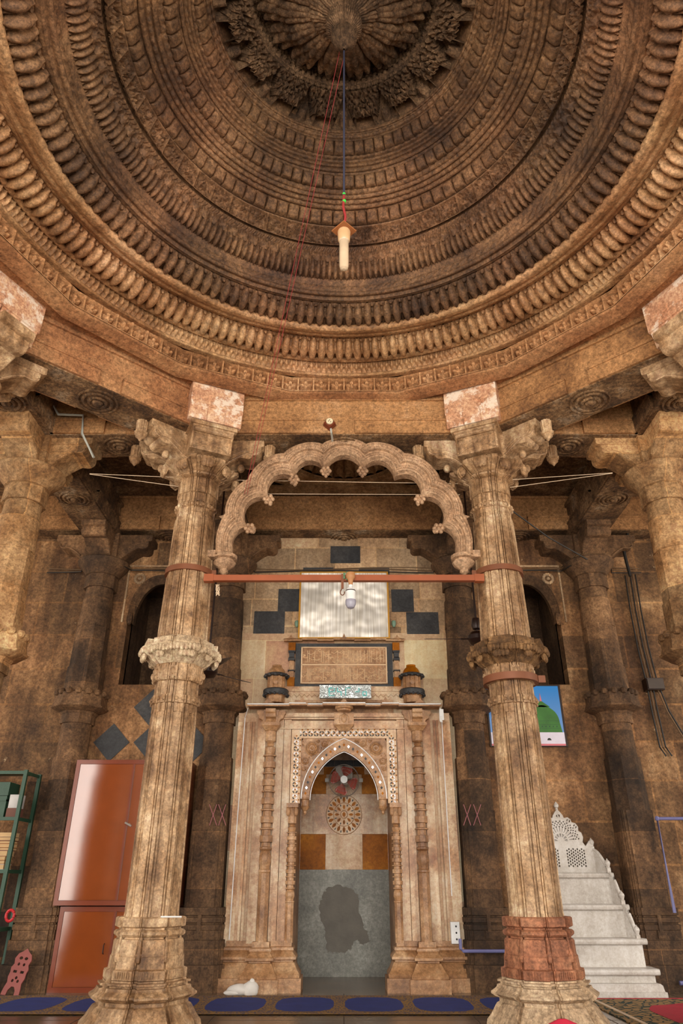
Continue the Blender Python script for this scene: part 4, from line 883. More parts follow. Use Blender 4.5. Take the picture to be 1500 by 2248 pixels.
b.box(-HWN, HWN, YB, YB + .1, 2.6, 3.3); b.box(-HWN - .05, -HWN, 9.68, YB, 2.2, 3.3); b.box(HWN, HWN + .05, 9.68, YB, 2.2, 3.3); b.box(-HWN, HWN, 9.68, YB, 3.0, 3.3); b.obj('niche_vault', M['marblecarve'], mi, 0)
rz = 1.955; yr = YB - .016
b = MB(); circ = [(.255 * math.cos(a), rz + .265 * math.sin(a)) for a in np.linspace(0, 2 * PI, 48, False)]
b.extr(circ, lambda p: (p[0], yr, p[1]), lambda p: (p[0], YB, p[1])); ro = b.obj('inlaid_rosette', M['creamtile'], mi, 0)
b = MB()
def leaf(a, r0, r1, w, m):
    ca, sa = math.cos(a), math.sin(a); P = []
    for t_, ww in ((0, 0), (.3, .8), (.55, 1), (.8, .7), (1, 0), (.8, -.7), (.55, -1), (.3, -.8)):
        r = r0 + (r1 - r0) * t_; P.append((ca * r - sa * w * ww, rz + sa * r + ca * w * ww))
    b.extr(P, lambda p: (p[0], yr - .003, p[1]), lambda p: (p[0], yr + .01, p[1]), m)
for k in range(16): leaf(PI / 2 + k * PI / 8, .155, .24, .021, 0); leaf(PI / 2 + PI / 16 + k * PI / 8, .205, .245, .009, 1)
for k in range(8): leaf(PI / 2 + k * PI / 4, .065, .135, .017, 0); leaf(PI / 2 + PI / 8 + k * PI / 4, .11, .145, .009, 1)
leaf(PI / 2, -.035, .035, .024, 0); b.obj('rosette_inlay', [M['amber'], M['black']], ro, 0)
b = MB()
for r in (.255, .15, .05): b.tube([(r * math.cos(a), yr - .001, rz + r * 1.03 * math.sin(a)) for a in np.linspace(0, 2 * PI, 40)], .004, 4)
b.obj('rosette_ring', M['marblecarve'], ro)
# fan in the niche
fy = 10.62; fz = ZV(1713, fy); t = thing('wall_fan', (0, fy, fz), 'small caged fan with reddish blades mounted inside the prayer niche', 'fan')
b = MB(); R_ = .215
for k in range(40):
    a = k * 2 * PI / 40; b.tube([(r * math.cos(a), fy - .10 + .10 * (r / R_) ** 2, fz + r * math.sin(a)) for r in (.06, .12, .17, R_)], .0016, 4)
for r in (R_, .15, .1): b.tube([(r * math.cos(a), fy - .10 + .10 * (r / R_) ** 2, fz + r * math.sin(a)) for a in np.linspace(0, 2 * PI, 33)], .004 if r == R_ else .002, 5)
b.tube([(R_ * math.cos(a), fy + .05, fz + R_ * math.sin(a)) for a in np.linspace(0, 2 * PI, 33)], .005, 5); b.obj('fan_cage', plain('grey_fan_wire', (150, 140, 130), .4, .3), t)
for k in range(4):
    a0 = PI / 4 + .5 + k * PI / 2; b = MB(); P = []
    for r, w in ((.05, .2), (.12, .5), (.17, .55), (.195, .35)): P.append((r, w))
    ring = [(r * math.cos(a0 - w), fy - .02, fz + r * math.sin(a0 - w)) for r, w in P] + [(r * math.cos(a0 + w), fy + .03, fz + r * math.sin(a0 + w)) for r, w in P[::-1]]
    b.loft([ring, [(x, y + .004, z) for x, y, z in ring]]); b.obj('fan_blade', plain('red_fan_blade', (168, 72, 58), .4) if k == 0 else bpy.data.materials['red_fan_blade'], t, 0)
b = MB(); b.extr([(.05 * math.cos(a), fz + .05 * math.sin(a)) for a in np.linspace(0, 2 * PI, 24, False)], lambda p: (p[0], fy - .11, p[1]), lambda p: (p[0], fy - .09, p[1])); b.obj('fan_hub', M['white'], t, 0)
b = MB(); b.box(-.12, .12, fy + .06, YB - .02, fz + .03, fz + .20); b.box(-.05, .05, fy + .02, YB - .02, fz - .05, fz + .05)
for s in (-1, 1): b.box(s * .24 - .03, s * .24 + .03, fy + .02, fy + .06, fz - .02, fz + .03)
b.obj('fan_bracket', plain('grey_fan_mount', (156, 150, 140), .5), t, 0)
# ================= TABLET, SHEET, SIGN =================
t = thing('inscription_tablet', (0, 9.8, 3.5), 'framed carved inscription tablet above the prayer niche', 'tablet')
b = MB(); b.box(-.69, .69, 9.80, YF, 3.51, 4.13); b.obj('slate_border', M['black'], t, 0)
b = MB(); b.box(-.61, .61, 9.775, 9.83, 3.545, 4.075); pn_ = b.obj('carved_panel', M['marblecarve'], t, 0)
b = MB(); b.box(-.60, .60, 9.766, 9.78, 3.805, 3.82)
for s in (-1, 1): b.box(s * .6 - .008, s * .6 + .008, 9.766, 9.78, 3.55, 4.07)
b.box(-.6, .6, 9.766, 9.78, 3.55, 3.56); b.box(-.6, .6, 9.766, 9.78, 4.06, 4.07)
for row in (3.57, 3.83):
    for k in range(46):          # flowing raised calligraphy strokes
        x = -.57 + k * .0252; zc_ = row + random.uniform(.03, .19); kind = random.random()
        if kind < .35: b.tube([(x, 9.773, row + .02), (x + .004, 9.773, row + .19)], .0045, 4)
        elif kind < .8:
            r = random.uniform(.02, .045); a0 = random.uniform(0, 6); b.tube([(x + r * math.cos(a), 9.773, zc_ + .6 * r * math.sin(a)) for a in np.linspace(a0, a0 + 4.2, 8)], .0045, 4)
        else: b.tube([(x - .04, 9.773, zc_), (x, 9.773, zc_ - .02), (x + .05, 9.773, zc_ + .01)], .0045, 4)
        if k % 2: b.ball((x + .01, 9.773, row + random.uniform(.02, .2)), .007, 4)
b.obj('raised_script', plain('script_marble', (222, 190, 150), .4), pn_, 0)
eave(t, .86, 9.84, 4.14, .14, .06, [-.6, -.38, -.15, .15, .38, .6], M['marblecarve'], 'tablet_cornice')
for x, h_ in ((0, .07), (-.76, .05), (.76, .05)):
    b = MB(); b.extr([(x - .07, 4.18), (x - .02, 4.20), (x, 4.19 + h_), (x + .02, 4.20), (x + .07, 4.18)], lambda p: (p[0], 9.72, p[1]), lambda p: (p[0], 9.76, p[1])); b.obj('tablet_crest', M['marblecarve'], t, 0)
for s in (-1, 1):
    x = s * .745; 
    for z_ in (4.02, 3.50): b = MB(); b.box(x - .05, x + .05, 9.78, YF, z_, z_ + (.12 if z_ > 4 else .14)); b.obj('amber_block', M['amber'], t, 0)
    b = MB(); b.box(x - .035, x + .035, 9.80, YF, 3.64, 3.90); b.obj('side_column', M['marblecarve'], t, 0)
    b = MB(); b.loft([[(x + a * w, 9.81 + c * w, z) for a, c in ((-1, -1), (1, -1), (1, .8), (-1, .8))] for z, w in ((3.88, .045), (3.91, .045), (3.93, .034), (3.99, .038), (4.0, .048), (4.02, .048))]); b.obj('slate_ring', M['black'], t, 0)
    b = MB(); b.box(x - .048, x + .048, 9.78, YF, 3.73, 3.745); b.obj('slate_ring', M['black'], t, 0)
def sheet_mat():
    m, n, b = new('brushed_steel_sheet'); L = n.links; N = n.nodes.new
    b.inputs['Base Color'].default_value = lin((236, 230, 220)); b.inputs['Metallic'].default_value = .5; b.inputs['Roughness'].default_value = .4
    tc = N('ShaderNodeTexCoord'); mp = N('ShaderNodeMapping'); mp.inputs['Scale'].default_value = (45, 1, 1.2); L.new(tc.outputs['Object'], mp.inputs[0])
    n1 = N('ShaderNodeTexNoise'); n1.inputs['Scale'].default_value = 1; L.new(mp.outputs[0], n1.inputs[0])
    n2 = N('ShaderNodeTexNoise'); n2.inputs['Scale'].default_value = 2.2; L.new(tc.outputs['Object'], n2.inputs[0])
    ma = N('ShaderNodeMath'); ma.operation = 'MULTIPLY_ADD'; L.new(n1.outputs[0], ma.inputs[0]); ma.inputs[1].default_value = .03; L.new(n2.outputs[0], ma.inputs[2])
    bm = N('ShaderNodeBump'); bm.inputs['Strength'].default_value = .8; bm.inputs['Distance'].default_value = .09
    cr_ = N('ShaderNodeValToRGB'); cr_.color_ramp.elements[0].position = .3; cr_.color_ramp.elements[1].position = .7; cr_.color_ramp.elements[0].color = lin((206, 198, 184)); cr_.color_ramp.elements[1].color = lin((250, 246, 240)); L.new(n1.outputs[0], cr_.inputs[0]); L.new(cr_.outputs[0], b.inputs['Base Color']); L.new(ma.outputs[0], bm.inputs['Height']); L.new(bm.outputs[0], b.inputs['Normal'])
    rr_ = N('ShaderNodeMapRange'); L.new(n2.outputs[0], rr_.inputs[0]); rr_.inputs[3].default_value = .32; rr_.inputs[4].default_value = .55; L.new(rr_.outputs[0], b.inputs['Roughness'])
    return m
SY = 9.76; z0, z1 = ZV(1400, SY), ZV(1258, SY); t = thing('metal_sheet', (0, SY, z0), 'shiny brushed steel sheet in a thin gold frame above the inscription tablet', 'metal sheet')
b = MB(); b.box(-.64, .64, SY, SY + .02, z0, z1); b.obj('steel_panel', sheet_mat(), t, 0)
b = MB()
for s in (-1, 1): b.box(s * .65 - .012, s * .65 + .012, SY - .012, SY + .03, z0, z1)
b.box(-.66, .66, SY - .01, SY + .03, z0 - .012, z0 + .006); b.box(-.66, .66, SY - .01, SY + .03, z1, z1 + .02); b.obj('gold_frame', plain('gold_edge', (188, 136, 48), .4, .4), t, 0)
for s in (-1, 1):
    b = MB(); zz = ZV(1366, SY); x = s * .705 + .02; b.lathe(x, 9.80, [(zz + .04, .01), (zz + .03, .03), (zz, .035), (zz - .03, .03), (zz - .06, .015)], 12); tag(b.obj('painted_stud', [plain('stud_paint', (110, 140, 120), .5)]), 'small painted stud %s of the steel sheet' % ('left' if s < 0 else 'right'), 'stud')
sg = thing('lit_sign', (.02, 9.3, 3.24), 'foil-covered display sign with cyan digits resting on the niche cornice', 'sign')
m, n, bs = new('crumpled_foil'); bs.inputs['Base Color'].default_value = lin((206, 214, 214)); bs.inputs['Metallic'].default_value = .55; bs.inputs['Roughness'].default_value = .22
n1 = n.nodes.new('ShaderNodeTexNoise'); n1.inputs['Scale'].default_value = 14; n1.inputs['Distortion'].default_value = 2; tt = n.nodes.new('ShaderNodeTexCoord'); n.links.new(tt.outputs['Object'], n1.inputs[0])
bm = n.nodes.new('ShaderNodeBump'); bm.inputs['Strength'].default_value = .9; bm.inputs['Distance'].default_value = .05; n.links.new(n1.outputs[0], bm.inputs['Height']); n.links.new(bm.outputs[0], bs.inputs['Normal'])
xl, xr = XZ(702, 1518, 9.3)[0], XZ(815, 1518, 9.3)[0]; zl, zh = ZV(1532, 9.3), ZV(1504, 9.3)
b = MB(); b.box(xl, xr, 9.3, 9.36, zl, zh); b.obj('sign_case', m, sg, 0)
b = MB(); SEG = {'a': (0, 1, 1, 1), 'b': (1, .5, 1, 1), 'c': (1, 0, 1, .5), 'd': (0, 0, 1, 0), 'e': (0, 0, 0, .5), 'f': (0, .5, 0, 1), 'g': (0, .5, 1, .5)}
for x0, sgs in ((xl + .125, 'aefgd'), (xl + .145, 'bgd'), (xl + .235, 'fgc'), (xl + .345, 'fe'), (xl + .36, 'a'), (xl + .47, 'gb'), (xl + .57, 'gcde')):
    w, h_ = .05, .10; zb0 = zl + .03
    for q in sgs:
        a = SEG[q]; b.tube([(x0 + a[0] * w, 9.297, zb0 + a[1] * h_), (x0 + a[2] * w, 9.297, zb0 + a[3] * h_)], .005, 4)
cy = plain('cyan_segment', (96, 206, 206), .4); b.obj('cyan_digits', cy, sg, 0)
# ================= WALL FITTINGS =================
b = MB(); b.tube([(-1.27, 9.4, 3.12), (-1.33, 9.63, 3.05), (-1.345, 9.63, 1.8), (-1.35, 9.63, .5)], .006, 6); tag(b.obj('light_string', led), 'white light string hanging down the left marble jamb', 'light string')
b = MB(); b.tube([(1.27, 9.4, 3.13), (1.31, 9.62, 3.0), (1.30, 9.62, 1.8), (1.295, 9.6, .95)], .006, 6); tag(b.obj('light_string', led), 'white light string running down the right jamb to the switch plate', 'light string')
b = MB()
for k in range(9): b.box(1.26 + .012 * (k % 3), 1.29 + .012 * (k % 3), 9.40 + .01 * k, 9.405 + .01 * k, 3.02 - .02 * (k % 4), 3.12)
tag(b.obj('paper_tassel', M['white']), 'crumpled white paper tassel at the right end of the niche cornice', 'tassel')
ys = 9.56; x0 = XZ(1000.5, 2048, ys)[0]; zt_, zb_ = ZV(2024, ys), ZV(2072, ys)
t = thing('switch_plate', (x0, ys, zb_), 'white plastic socket plate with three holes low on the right jamb', 'socket plate')
b = MB(); b.box(x0 - .052, x0 + .052, ys, ys + .1, zb_, zt_); b.obj('plate', M['white'], t, 0)
b = MB()
for k in (-1, 0, 1): b.ball((x0 + .01, ys, (zt_ + zb_) / 2 + k * .065), .011, 8, (1, .3, 1))
b.obj('plate_hole', M['blackcable'], t)
yq = 9.36; b = MB(); zz = ZV(2088, yq); b.tube([(XZ(1012, 2088, yq)[0], yq, zz + .12), (XZ(1012, 2088, yq)[0], yq, zz + .02), (XZ(1017, 2088, yq)[0], yq, zz), (2.1, yq, zz)], .018, 10); tag(b.obj('pipe', M['pipe']), 'short lavender pipe running from the switch plate behind the right pillar', 'pipe')
b = MB(); yq = 9.40; p = [(XZ(1482, 2004, yq)[0], yq, ZV(2004, yq)), (XZ(1443, 1797, yq)[0], yq, ZV(1797, yq)), (6.5, yq, ZV(1797, yq))]; b.tube(p, .02, 10); b.ball(p[1], .03, 8); tag(b.obj('pipe', M['pipe']), 'blue-grey conduit elbow on the wall right of the white pulpit', 'pipe')
b = MB(); b.tube([(3.75, 9.38, .10), (6.5, 9.38, .10)], .022, 10); tag(b.obj('pipe', M['pipe']), 'pale conduit lying low along the wall right of the pulpit base', 'pipe')
b = MB(); yq = 6.79; P = [(-40, 919), (97, 912), (110, 878)]; pts = [(XZ(u, v, yq)[0], yq, ZV(v, yq)) for u, v in P]
b.tube(pts + [(XZ(u, v, 6.79)[0], 6.79, ZV(v, 6.79)) for u, v in ((128, 910), (183, 912), (180, 952), (206, 1004))], .015, 8); tag(b.obj('conduit_pipe', M['palepipe']), 'pale grey conduit bent over the bracket of the left plain pillar', 'pipe')
def cable(pts, r, name, mat, label, cat='cable', grp_=None):
    b = MB(); b.tube(pts, r, 6); return tag(b.obj(name, mat), label, cat, grp_)
for j, (mt, off) in enumerate((('cable', 0), ('cable', 1), ('blackcable', 2))):
    pts = []
    for i in range(-60, 61):
        x = i * .075; y = YW - .04 - .02 * j
        for px in (-3.62, -AX, AX, BX):
            d = abs(x - px)
            if d < .34: y = min(y, YQ - math.sqrt(max(0, .33 ** 2 - d * d)) * .9 - .02 * j)
        z = ZV(1245 + off * 3, 9.8) + .02 * math.sin(x * 2.1 + j) - .01 * j + (.09 if any(abs(x - px) < .3 for px in (-3.62, -AX, AX, BX)) else 0) * .8
        pts.append((x, y - (.10 if abs(x) < 1.5 else 0) * 0, z))
    cable(pts, .008, 'wall_cable', M[mt], ('brown cable strung along the wall over the pilasters, topmost', 'brown cable strung along the wall over the pilasters, just under the top one', 'black cable sagging along the wall below the brown cables')[j], 'cable', 'cables along the wall')
for j in range(5):
    pts = [(XZ(u, v, 9.82)[0] + .035 * (j - 2), 9.84 - .01 * j, ZV(v, 9.82)) for u, v in ((1384, 1262), (1396, 1340), (1412, 1420), (1432, 1500), (1444, 1560), (1462, 1640), (1476, 1660))]
    if j > 2: pts = pts[:4] + [(XZ(u, v, 9.82)[0] + .03 * j, 9.82, ZV(v, 9.82)) for u, v in ((1450, 1560), (1480, 1610), (1530, 1660 + 10 * j))]
    cable(pts, .011, 'riser_cable', M['cable' if j % 2 else 'blackcable'], 'cable in the loose bundle dropping down the right end of the wall', 'cable', 'bundle of cables right of the far pilaster')
pts = [(XZ(u, v, 9.7)[0], 9.7, ZV(v, 9.7)) for u, v in ((1343, 1145), (1362, 1142), (1376, 1152), (1378, 1175), (1368, 1200), (1376, 1235), (1384, 1265))]
cable(pts, .025, 'bent_conduit', M['blackcable'], 'thick black conduit curving over the capital of the right-hand wall pilaster', 'conduit')
pts = [(XZ(u, v, 9.5 - .9 * k)[0], 9.5 - .9 * k, ZV(v, 9.5 - .9 * k)) for u, v, k in ((1290, 1228, .1), (1205, 1180, .6), (1120, 1118, 1.3))]
cable(pts, .01, 'slung_cable', M['blackcable'], 'black cable slung from the right pillar to the wall pilaster', 'cable')
x, z = XZ(1436, 1503, 9.8); t = thing('cable_box', (x, 9.8, z), 'small dark junction box in the cable bundle on the right wall', 'junction box')
b = MB(); b.box(x - .12, x + .12, 9.74, YW, z - .08, z + .08); b.obj('box_body', M['dark'], t, 0)
b = MB(); b.box(x - .11, x + .11, 9.725, 9.745, z - .07, z + .07); b.obj('box_lid', plain('box_lid', (66, 52, 42), .5), t, 0)
# strings
th_ = lambda u0, v0, y0, u1, v1, y1, mat, lab, r=.0035: cable([(XZ(u0, v0, y0)[0], y0, ZV(v0, y0)), (XZ(u1, v1, y1)[0], y1, ZV(v1, y1))], r, 'thread', mat, lab, 'string')
th_(197, 1040, 7.0, 385, 1048, 7.0, M['thread'], 'pale string from the left plain pillar to the left carved pillar, upper one')
th_(197, 1041, 7.0, 392, 1068, 7.0, M['thread'], 'pale string from the left plain pillar to the left carved pillar, lower sagging one')
th_(520, 1054, 7.2, 1010, 1062, 7.2, M['thread'], 'pale string stretched across behind the cusped arch, upper one')
th_(520, 1084, 7.25, 1010, 1086, 7.25, M['thread'], 'pale string stretched across behind the cusped arch, lower one')
th_(1125, 1053, 7.0, 1345, 1038, 7.0, M['thread'], 'pale string from the right carved pillar to the right plain pillar, upper one')
th_(1120, 1070, 7.0, 1345, 1039, 7.0, M['thread'], 'pale string from the right carved pillar to the right plain pillar, lower one')
for dx, l in ((0, 'red thread slanting down from the dome to the arch, left strand'), (.05, 'red thread slanting down from the dome to the arch, right strand')):
    e = XZ(537, 1085, 6.9); cable([(0 + dx, 3.5, 7.75), (e[0] + dx * .6, 6.9, e[1])], .0026, 'red_thread', M['red'], l, 'string')
# dome pendant lamp
zl0, zl1 = ZV(508, YC), ZV(592, YC); t = thing('pendant_lamp', (0, YC, zl0), 'lamp tube under a small square wooden board hanging from the dome centre', 'lamp')
b = MB(); b.tube([(0, YC, zl0 + .38), (0, YC, ZV(112, YC))], .008, 6); b.obj('dark_cord', plain('slate_cord', (52, 54, 72), .6), t)
b = MB(); b.tube([(0, YC, zl0 + .02), (.01, YC, zl0 + .16), (-.006, YC, zl0 + .26), (0, YC, zl0 + .38)], .009, 6); b.obj('red_cord', M['red'], t)
b = MB(); b.ball((.002, YC, zl0 + .32), .015, 8); b.ball((0, YC, zl0 + .40), .012, 8); b.obj('green_knot', plain('green_knot_paint', (60, 190, 70), .5), t)
b = MB(); q = .088; b.loft([[(q, YC, zl0), (0, YC + q, zl0), (-q, YC, zl0), (0, YC - q, zl0)], [(q, YC, zl0 + .012), (0, YC + q, zl0 + .012), (-q, YC, zl0 + .012), (0, YC - q, zl0 + .012)]]); b.obj('wooden_board', plain('lamp_board', (150, 92, 50), .6), t, 0)
b = MB(); b.lathe(0, YC, [(zl0, .042), (zl0 - .01, .046), (zl0 - .09, .042), (zl0 - .10, .036)], 24); b.obj('lamp_cap', plain('tan_lamp_cap', (196, 160, 118), .4), t)
b = MB(); b.lathe(0, YC, [(zl0 - .1, .036), (zl0 - .105, .033), (zl1 + .03, .032), (zl1 + .01, .026), (zl1, .01)], 24); b.obj('lamp_tube', plain('frosted_lamp_tube', (190, 168, 140), .2), t)
# ceiling fans between pillars and wall
def ceiling_fan(x, y, z, angs, label, pit=1):
    t = thing('ceiling_fan', (x, y, z), label, 'fan')
    b = MB(); b.tube([(x, y, z + .08), (x, y, ZB)], .013, 8); b.obj('down_rod', M['dark'], t)
    b = MB(); b.lathe(x, y, [(z + .26, .02), (z + .25, .05), (z + .16, .065), (z + .12, .05), (z + .11, .02)], 20); b.obj('rod_canopy', M['dark'], t)
    b = MB(); b.lathe(x, y, [(z + .08, .03), (z + .07, .09), (z + .03, .12), (z - .02, .12), (z - .06, .09), (z - .075, .04), (z - .08, .01)], 24); b.obj('motor', M['dark'], t)
    for a in angs:
        c, s_ = math.cos(a), math.sin(a); b = MB(); P = []
        for r, w, tw in ((r__, w__, t__ * pit) for r__, w__, t__ in ((.10, .025, 0), (.20, .028, 0), (.22, .055, .02), (.62, .075, .022), (.635, .065, .02))):
            P.append([(x + c * r - s_ * w, y + s_ * r + c * w, z + tw), (x + c * r + s_ * w, y + s_ * r - c * w, z - tw), (x + c * r + s_ * w, y + s_ * r - c * w, z - tw - .006), (x + c * r - s_ * w, y + s_ * r + c * w, z + tw - .006)])
        b.loft(P); b.obj('fan_blade', M['dark'], t, 0)
ceiling_fan(XZ(456, 1474, 8.2)[0], 8.2, ZV(1474, 8.2), (R(50), R(-62), R(172)), 'dark brown ceiling fan half hidden behind the left carved pillar')
ceiling_fan(XZ(1049, 1402, 8.2)[0], 8.2, ZV(1402, 8.2), (R(180), R(60), R(-60)), 'dark brown ceiling fan half hidden behind the right carved pillar', -1)
# poster
px0, px1 = 2.0, 3.0; zt_, zb_ = ZV(1506, 9.85), ZV(1637, 9.85)
t = thing('poster', (2.5, 9.86, zb_), 'blue poster of a green dome pinned on the wall right of the carved pillar', 'poster')
b = MB(); b.box(px0 - .02, px1 + .03, 9.86, YW, zb_ - .01, zt_ + .02); b.obj('poster_frame', M['dark'], t, 0)
b = MB(); b.box(px0, px1, 9.855, 9.862, zb_, zt_)
def skym():
    m, n, bs = new('poster_sky_print'); bs.inputs['Roughness'].default_value = .35; L = n.links; tcx = n.nodes.new('ShaderNodeTexCoord'); sp = n.nodes.new('ShaderNodeSeparateXYZ'); L.new(tcx.outputs['Object'], sp.inputs[0])
    mr = n.nodes.new('ShaderNodeMapRange'); L.new(sp.outputs[2], mr.inputs[0]); mr.inputs[1].default_value = zb_ ; mr.inputs[2].default_value = zt_; r = n.nodes.new('ShaderNodeValToRGB'); L.new(mr.outputs[0], r.inputs[0])
    r.color_ramp.elements[0].color = lin((120, 156, 214)); r.color_ramp.elements[1].color = lin((22, 132, 214)); L.new(r.outputs[0], bs.inputs['Base Color']); return m
b.obj('printed_sky', skym(), t, 0)
xc = 2.735; zd = zb_ + .185; b = MB()
b.extr([(xc - .245, zd - .02)] + [(xc + .225 * math.cos(a) * (1 if math.sin(a) < .6 else 1 - .25 * (math.sin(a) - .6)), zd + .12 + .235 * math.sin(a)) for a in np.linspace(PI, 0, 25)] + [(xc + .245, zd - .02)], lambda p: (p[0], 9.852, p[1]), lambda p: (p[0], 9.857, p[1]))
b.extr([(xc - .12, zd + .33), (xc, zd + .42), (xc + .12, zd + .33)], lambda p: (p[0], 9.852, p[1]), lambda p: (p[0], 9.857, p[1]))
b.extr([(px0 + .3, zd + .2), (px0 + .3, zd + .33), (px0 + .37, zd + .38), (px0 + .44, zd + .33), (px0 + .44, zd + .2)], lambda p: (p[0], 9.852, p[1]), lambda p: (p[0], 9.857, p[1]))
gd = b.obj('printed_green_dome', plain('printed_green', (52, 112, 36), .35, 0, 0, 30, .25), t, 0)
b = MB()
for k in range(3): b.box(xc - .22, xc + .22, 9.850, 9.853, zd + .04 + .05 * k, zd + .043 + .05 * k)
for k in range(8): b.box(xc - .18 + .05 * k, xc - .165 + .05 * k, 9.850, 9.853, zd + .06, zd + .075)
b.obj('dome_window_lines', plain('printed_dark_green', (26, 66, 44), .4), gd, 0)
b = MB(); b.extr([(xc - .014, zd + .41), (xc, zd + .52), (xc + .014, zd + .41)], lambda p: (p[0], 9.850, p[1]), lambda p: (p[0], 9.857, p[1])); b.obj('printed_spire', plain('printed_pink', (214, 120, 130), .4), t, 0)
b = MB(); b.box(px0, px1, 9.850, 9.857, zb_ + .025, zd - .01); b.obj('printed_white_wall', plain('printed_white', (222, 216, 232), .4), t, 0)
b = MB(); b.box(px0, px1, 9.848, 9.857, zb_, zb_ + .025); b.obj('printed_pink_edge', bpy.data.materials['printed_pink'], t, 0)
b = MB(); b.extr([(xc + .05 + .028 * math.cos(a), zb_ + .07 + .03 * math.sin(a)) for a in np.linspace(0, PI, 10)], lambda p: (p[0], 9.848, p[1]), lambda p: (p[0], 9.857, p[1])); b.obj('printed_window', M['blackcable'], t, 0)
# chalk marks on pilasters
for i, us in ((1, (468, 488)), (2, (1026, 1048))):
    b = MB(); yy = YQ - .225
    for u in us:
        for du in (-8, 8): b.tube([(XZ(u - du, 1766, yy)[0], yy, ZV(1766, yy)), (XZ(u + du, 1812, yy)[0], yy, ZV(1812, yy))], .004, 4)
    b.obj('chalk_cross', plain('pink_chalk_%d' % i, (176, 112, 116), .9), PIL[i], 0)
# ================= CABINET =================
def cabinet(x0, x1, y0, y1, z0, z1, xm, label, lower):
    t = thing('steel_cabinet', ((x0 + x1) / 2, (y0 + y1) / 2, z0), label, 'cabinet')
    b = MB(); b.box(x0, x1, y0 + .02, y1, z0, z1); b.obj('cabinet_body', M['cabtrim'], t, 0)
    b = MB(); w = .05
    ro_ = [[(x, y, z) for x, z in ((x0 + e, z0 + e), (x1 - e, z0 + e), (x1 - e, z1 - e), (x0 + e, z1 - e))] for e, y in ((0, y0 + .025), (0, y0), (w, y0), (w, y0 + .025))]
    b.loft(ro_, cap=False)
    b.obj('front_frame', M['cabtrim'], t, 0)
    for a, c in ((x0 + w + .004, xm - .004), (xm + .004, x1 - w - .004)):
        b = MB(); b.box(a, c, y0 + .004, y0 + .03, z0 + w + .004, z1 - w - .004); b.box(a + .012, c - .012, y0 - .002, y0 + .02, z0 + w + .016, z1 - w - .016)
        d = b.obj('door', M['cabinet'], t, 0)
        if a < xm < c + .1 and c < xm + .01:
            b = MB(); b.box(xm - .02, xm + .004, y0 - .010, y0, z0 + w, z1 - w); b.obj('door_strip', M['cabtrim'], d, 0)
        b = MB()
        if lower:
            hx = c - .08 if c < xm else a + .06; hz = z0 + .5 * (z1 - z0); b.tube([(hx, y0 - .005, hz - .05), (hx, y0 - .03, hz - .04), (hx, y0 - .03, hz + .04), (hx, y0 - .005, hz + .05)], .006, 6); b.obj('handle', M['dark'], d)
        elif c > xm + .02:
            hx = a + .03; hz = z0 + .535 * (z1 - z0); b.tube([(hx - .05, y0 - .03, hz + .02), (hx + .03, y0 - .03, hz - .02)], .012, 8); b.tube([(hx, y0, hz), (hx, y0 - .03, hz)], .01, 6); b.obj('handle', plain('steel_handle', (206, 200, 190), .3, .6), d)
    return t
zc0 = ZV(1988, 9.38)
cabinet(-3.33, -1.98, 9.45, YW - .02, 0, zc0 - .012, -2.67, 'lower orange-brown steel cabinet standing on the floor behind the left pillar', True)
cabinet(-3.40, -1.97, 9.38, YW - .02, zc0, ZV(1668, 9.38), -2.66, 'upper glossy orange-brown steel cabinet stacked on the lower one', False)
# ================= RACK WITH BOOKS =================
xr_, xl_, yf, yb2, zt3 = -3.975, -5.3, 9.26, 9.70, 2.34
t = thing('metal_rack', ((xr_ + xl_) / 2, yf, 0), 'green steel shelf rack full of books at the left edge', 'shelf rack')
for x in (xr_, xl_):
    for y, mt in ((yf, 'green'), (yb2, 'wallpil')):
        b = MB(); b.box(x - .022, x + .022, y - .004, y + .004, 0, zt3); b.box(x + (.018 if x > -5 else -.022), x + (.022 if x > -5 else -.018), y, y + .035, 0, zt3); b.obj('post', M['green'], t, 0)
for z in (zt3 - .02, 1.79, 1.22, .62, .12):
    b = MB(); b.box(xl_, xr_, yf, yb2, z, z + .008); b.box(xl_, xr_, yf - .003, yf + .003, z - .03, z + .008); b.box(xr_ - .004, xr_ + .004, yf, yb2, z - .03, z + .008); b.obj('shelf', M['green'], t, 0)
cols = [(214, 186, 140), (150, 96, 56), (190, 140, 80), (160, 112, 90), (120, 70, 40), (206, 150, 84), (140, 84, 44), (124, 80, 60), (196, 190, 184)]
def book(x0, x1, y0, y1, z0, z1, c, label, grp_, k):
    t = thing('book', ((x0 + x1) / 2, (y0 + y1) / 2, z0), label, 'book', grp_)
    m = plain('book_cover_%d' % k, c, .6)
    b = MB(); b.box(x0, x1, y0, y1, z0, z0 + .004); b.box(x0, x1, y0, y1, z1 - .004, z1); b.box(x0, x0 + .004, y0, y1, z0, z1); b.obj('cover', m, t, 0)
    b = MB(); b.box(x0 + .004, x1 - .006, y0 + .006, y1 - .006, z0 + .004, z1 - .004); b.obj('pages', bpy.data.materials.get('old_pages') or plain('old_pages', (198, 164, 118), .8), t, 0)
z = 1.23; nm = ['pale grey', 'brown', 'tan', 'dusty rose', 'dark brown', 'light orange', 'reddish brown', 'worn brown', 'cream']
od = ['lowest', 'second from the bottom', 'third from the bottom', 'fourth from the bottom', 'fifth from the bottom', 'fourth from the top', 'third from the top', 'second from the top', 'topmost']
cols = [cols[8]] + cols[1:8] + [cols[0]]
for k in range(9):
    h = (.055, .04, .04, .06, .03, .04, .03, .04, .045)[k]; dx = random.uniform(-.02, .02)
    book(-4.30 + dx, -4.01 + dx, 9.29, 9.50, z, z + h, cols[k], '%s book lying in the stack on the middle rack shelf, %s' % (nm[k], od[k]), 'books stacked on the middle rack shelf', k); z += h + .002
z = 1.23
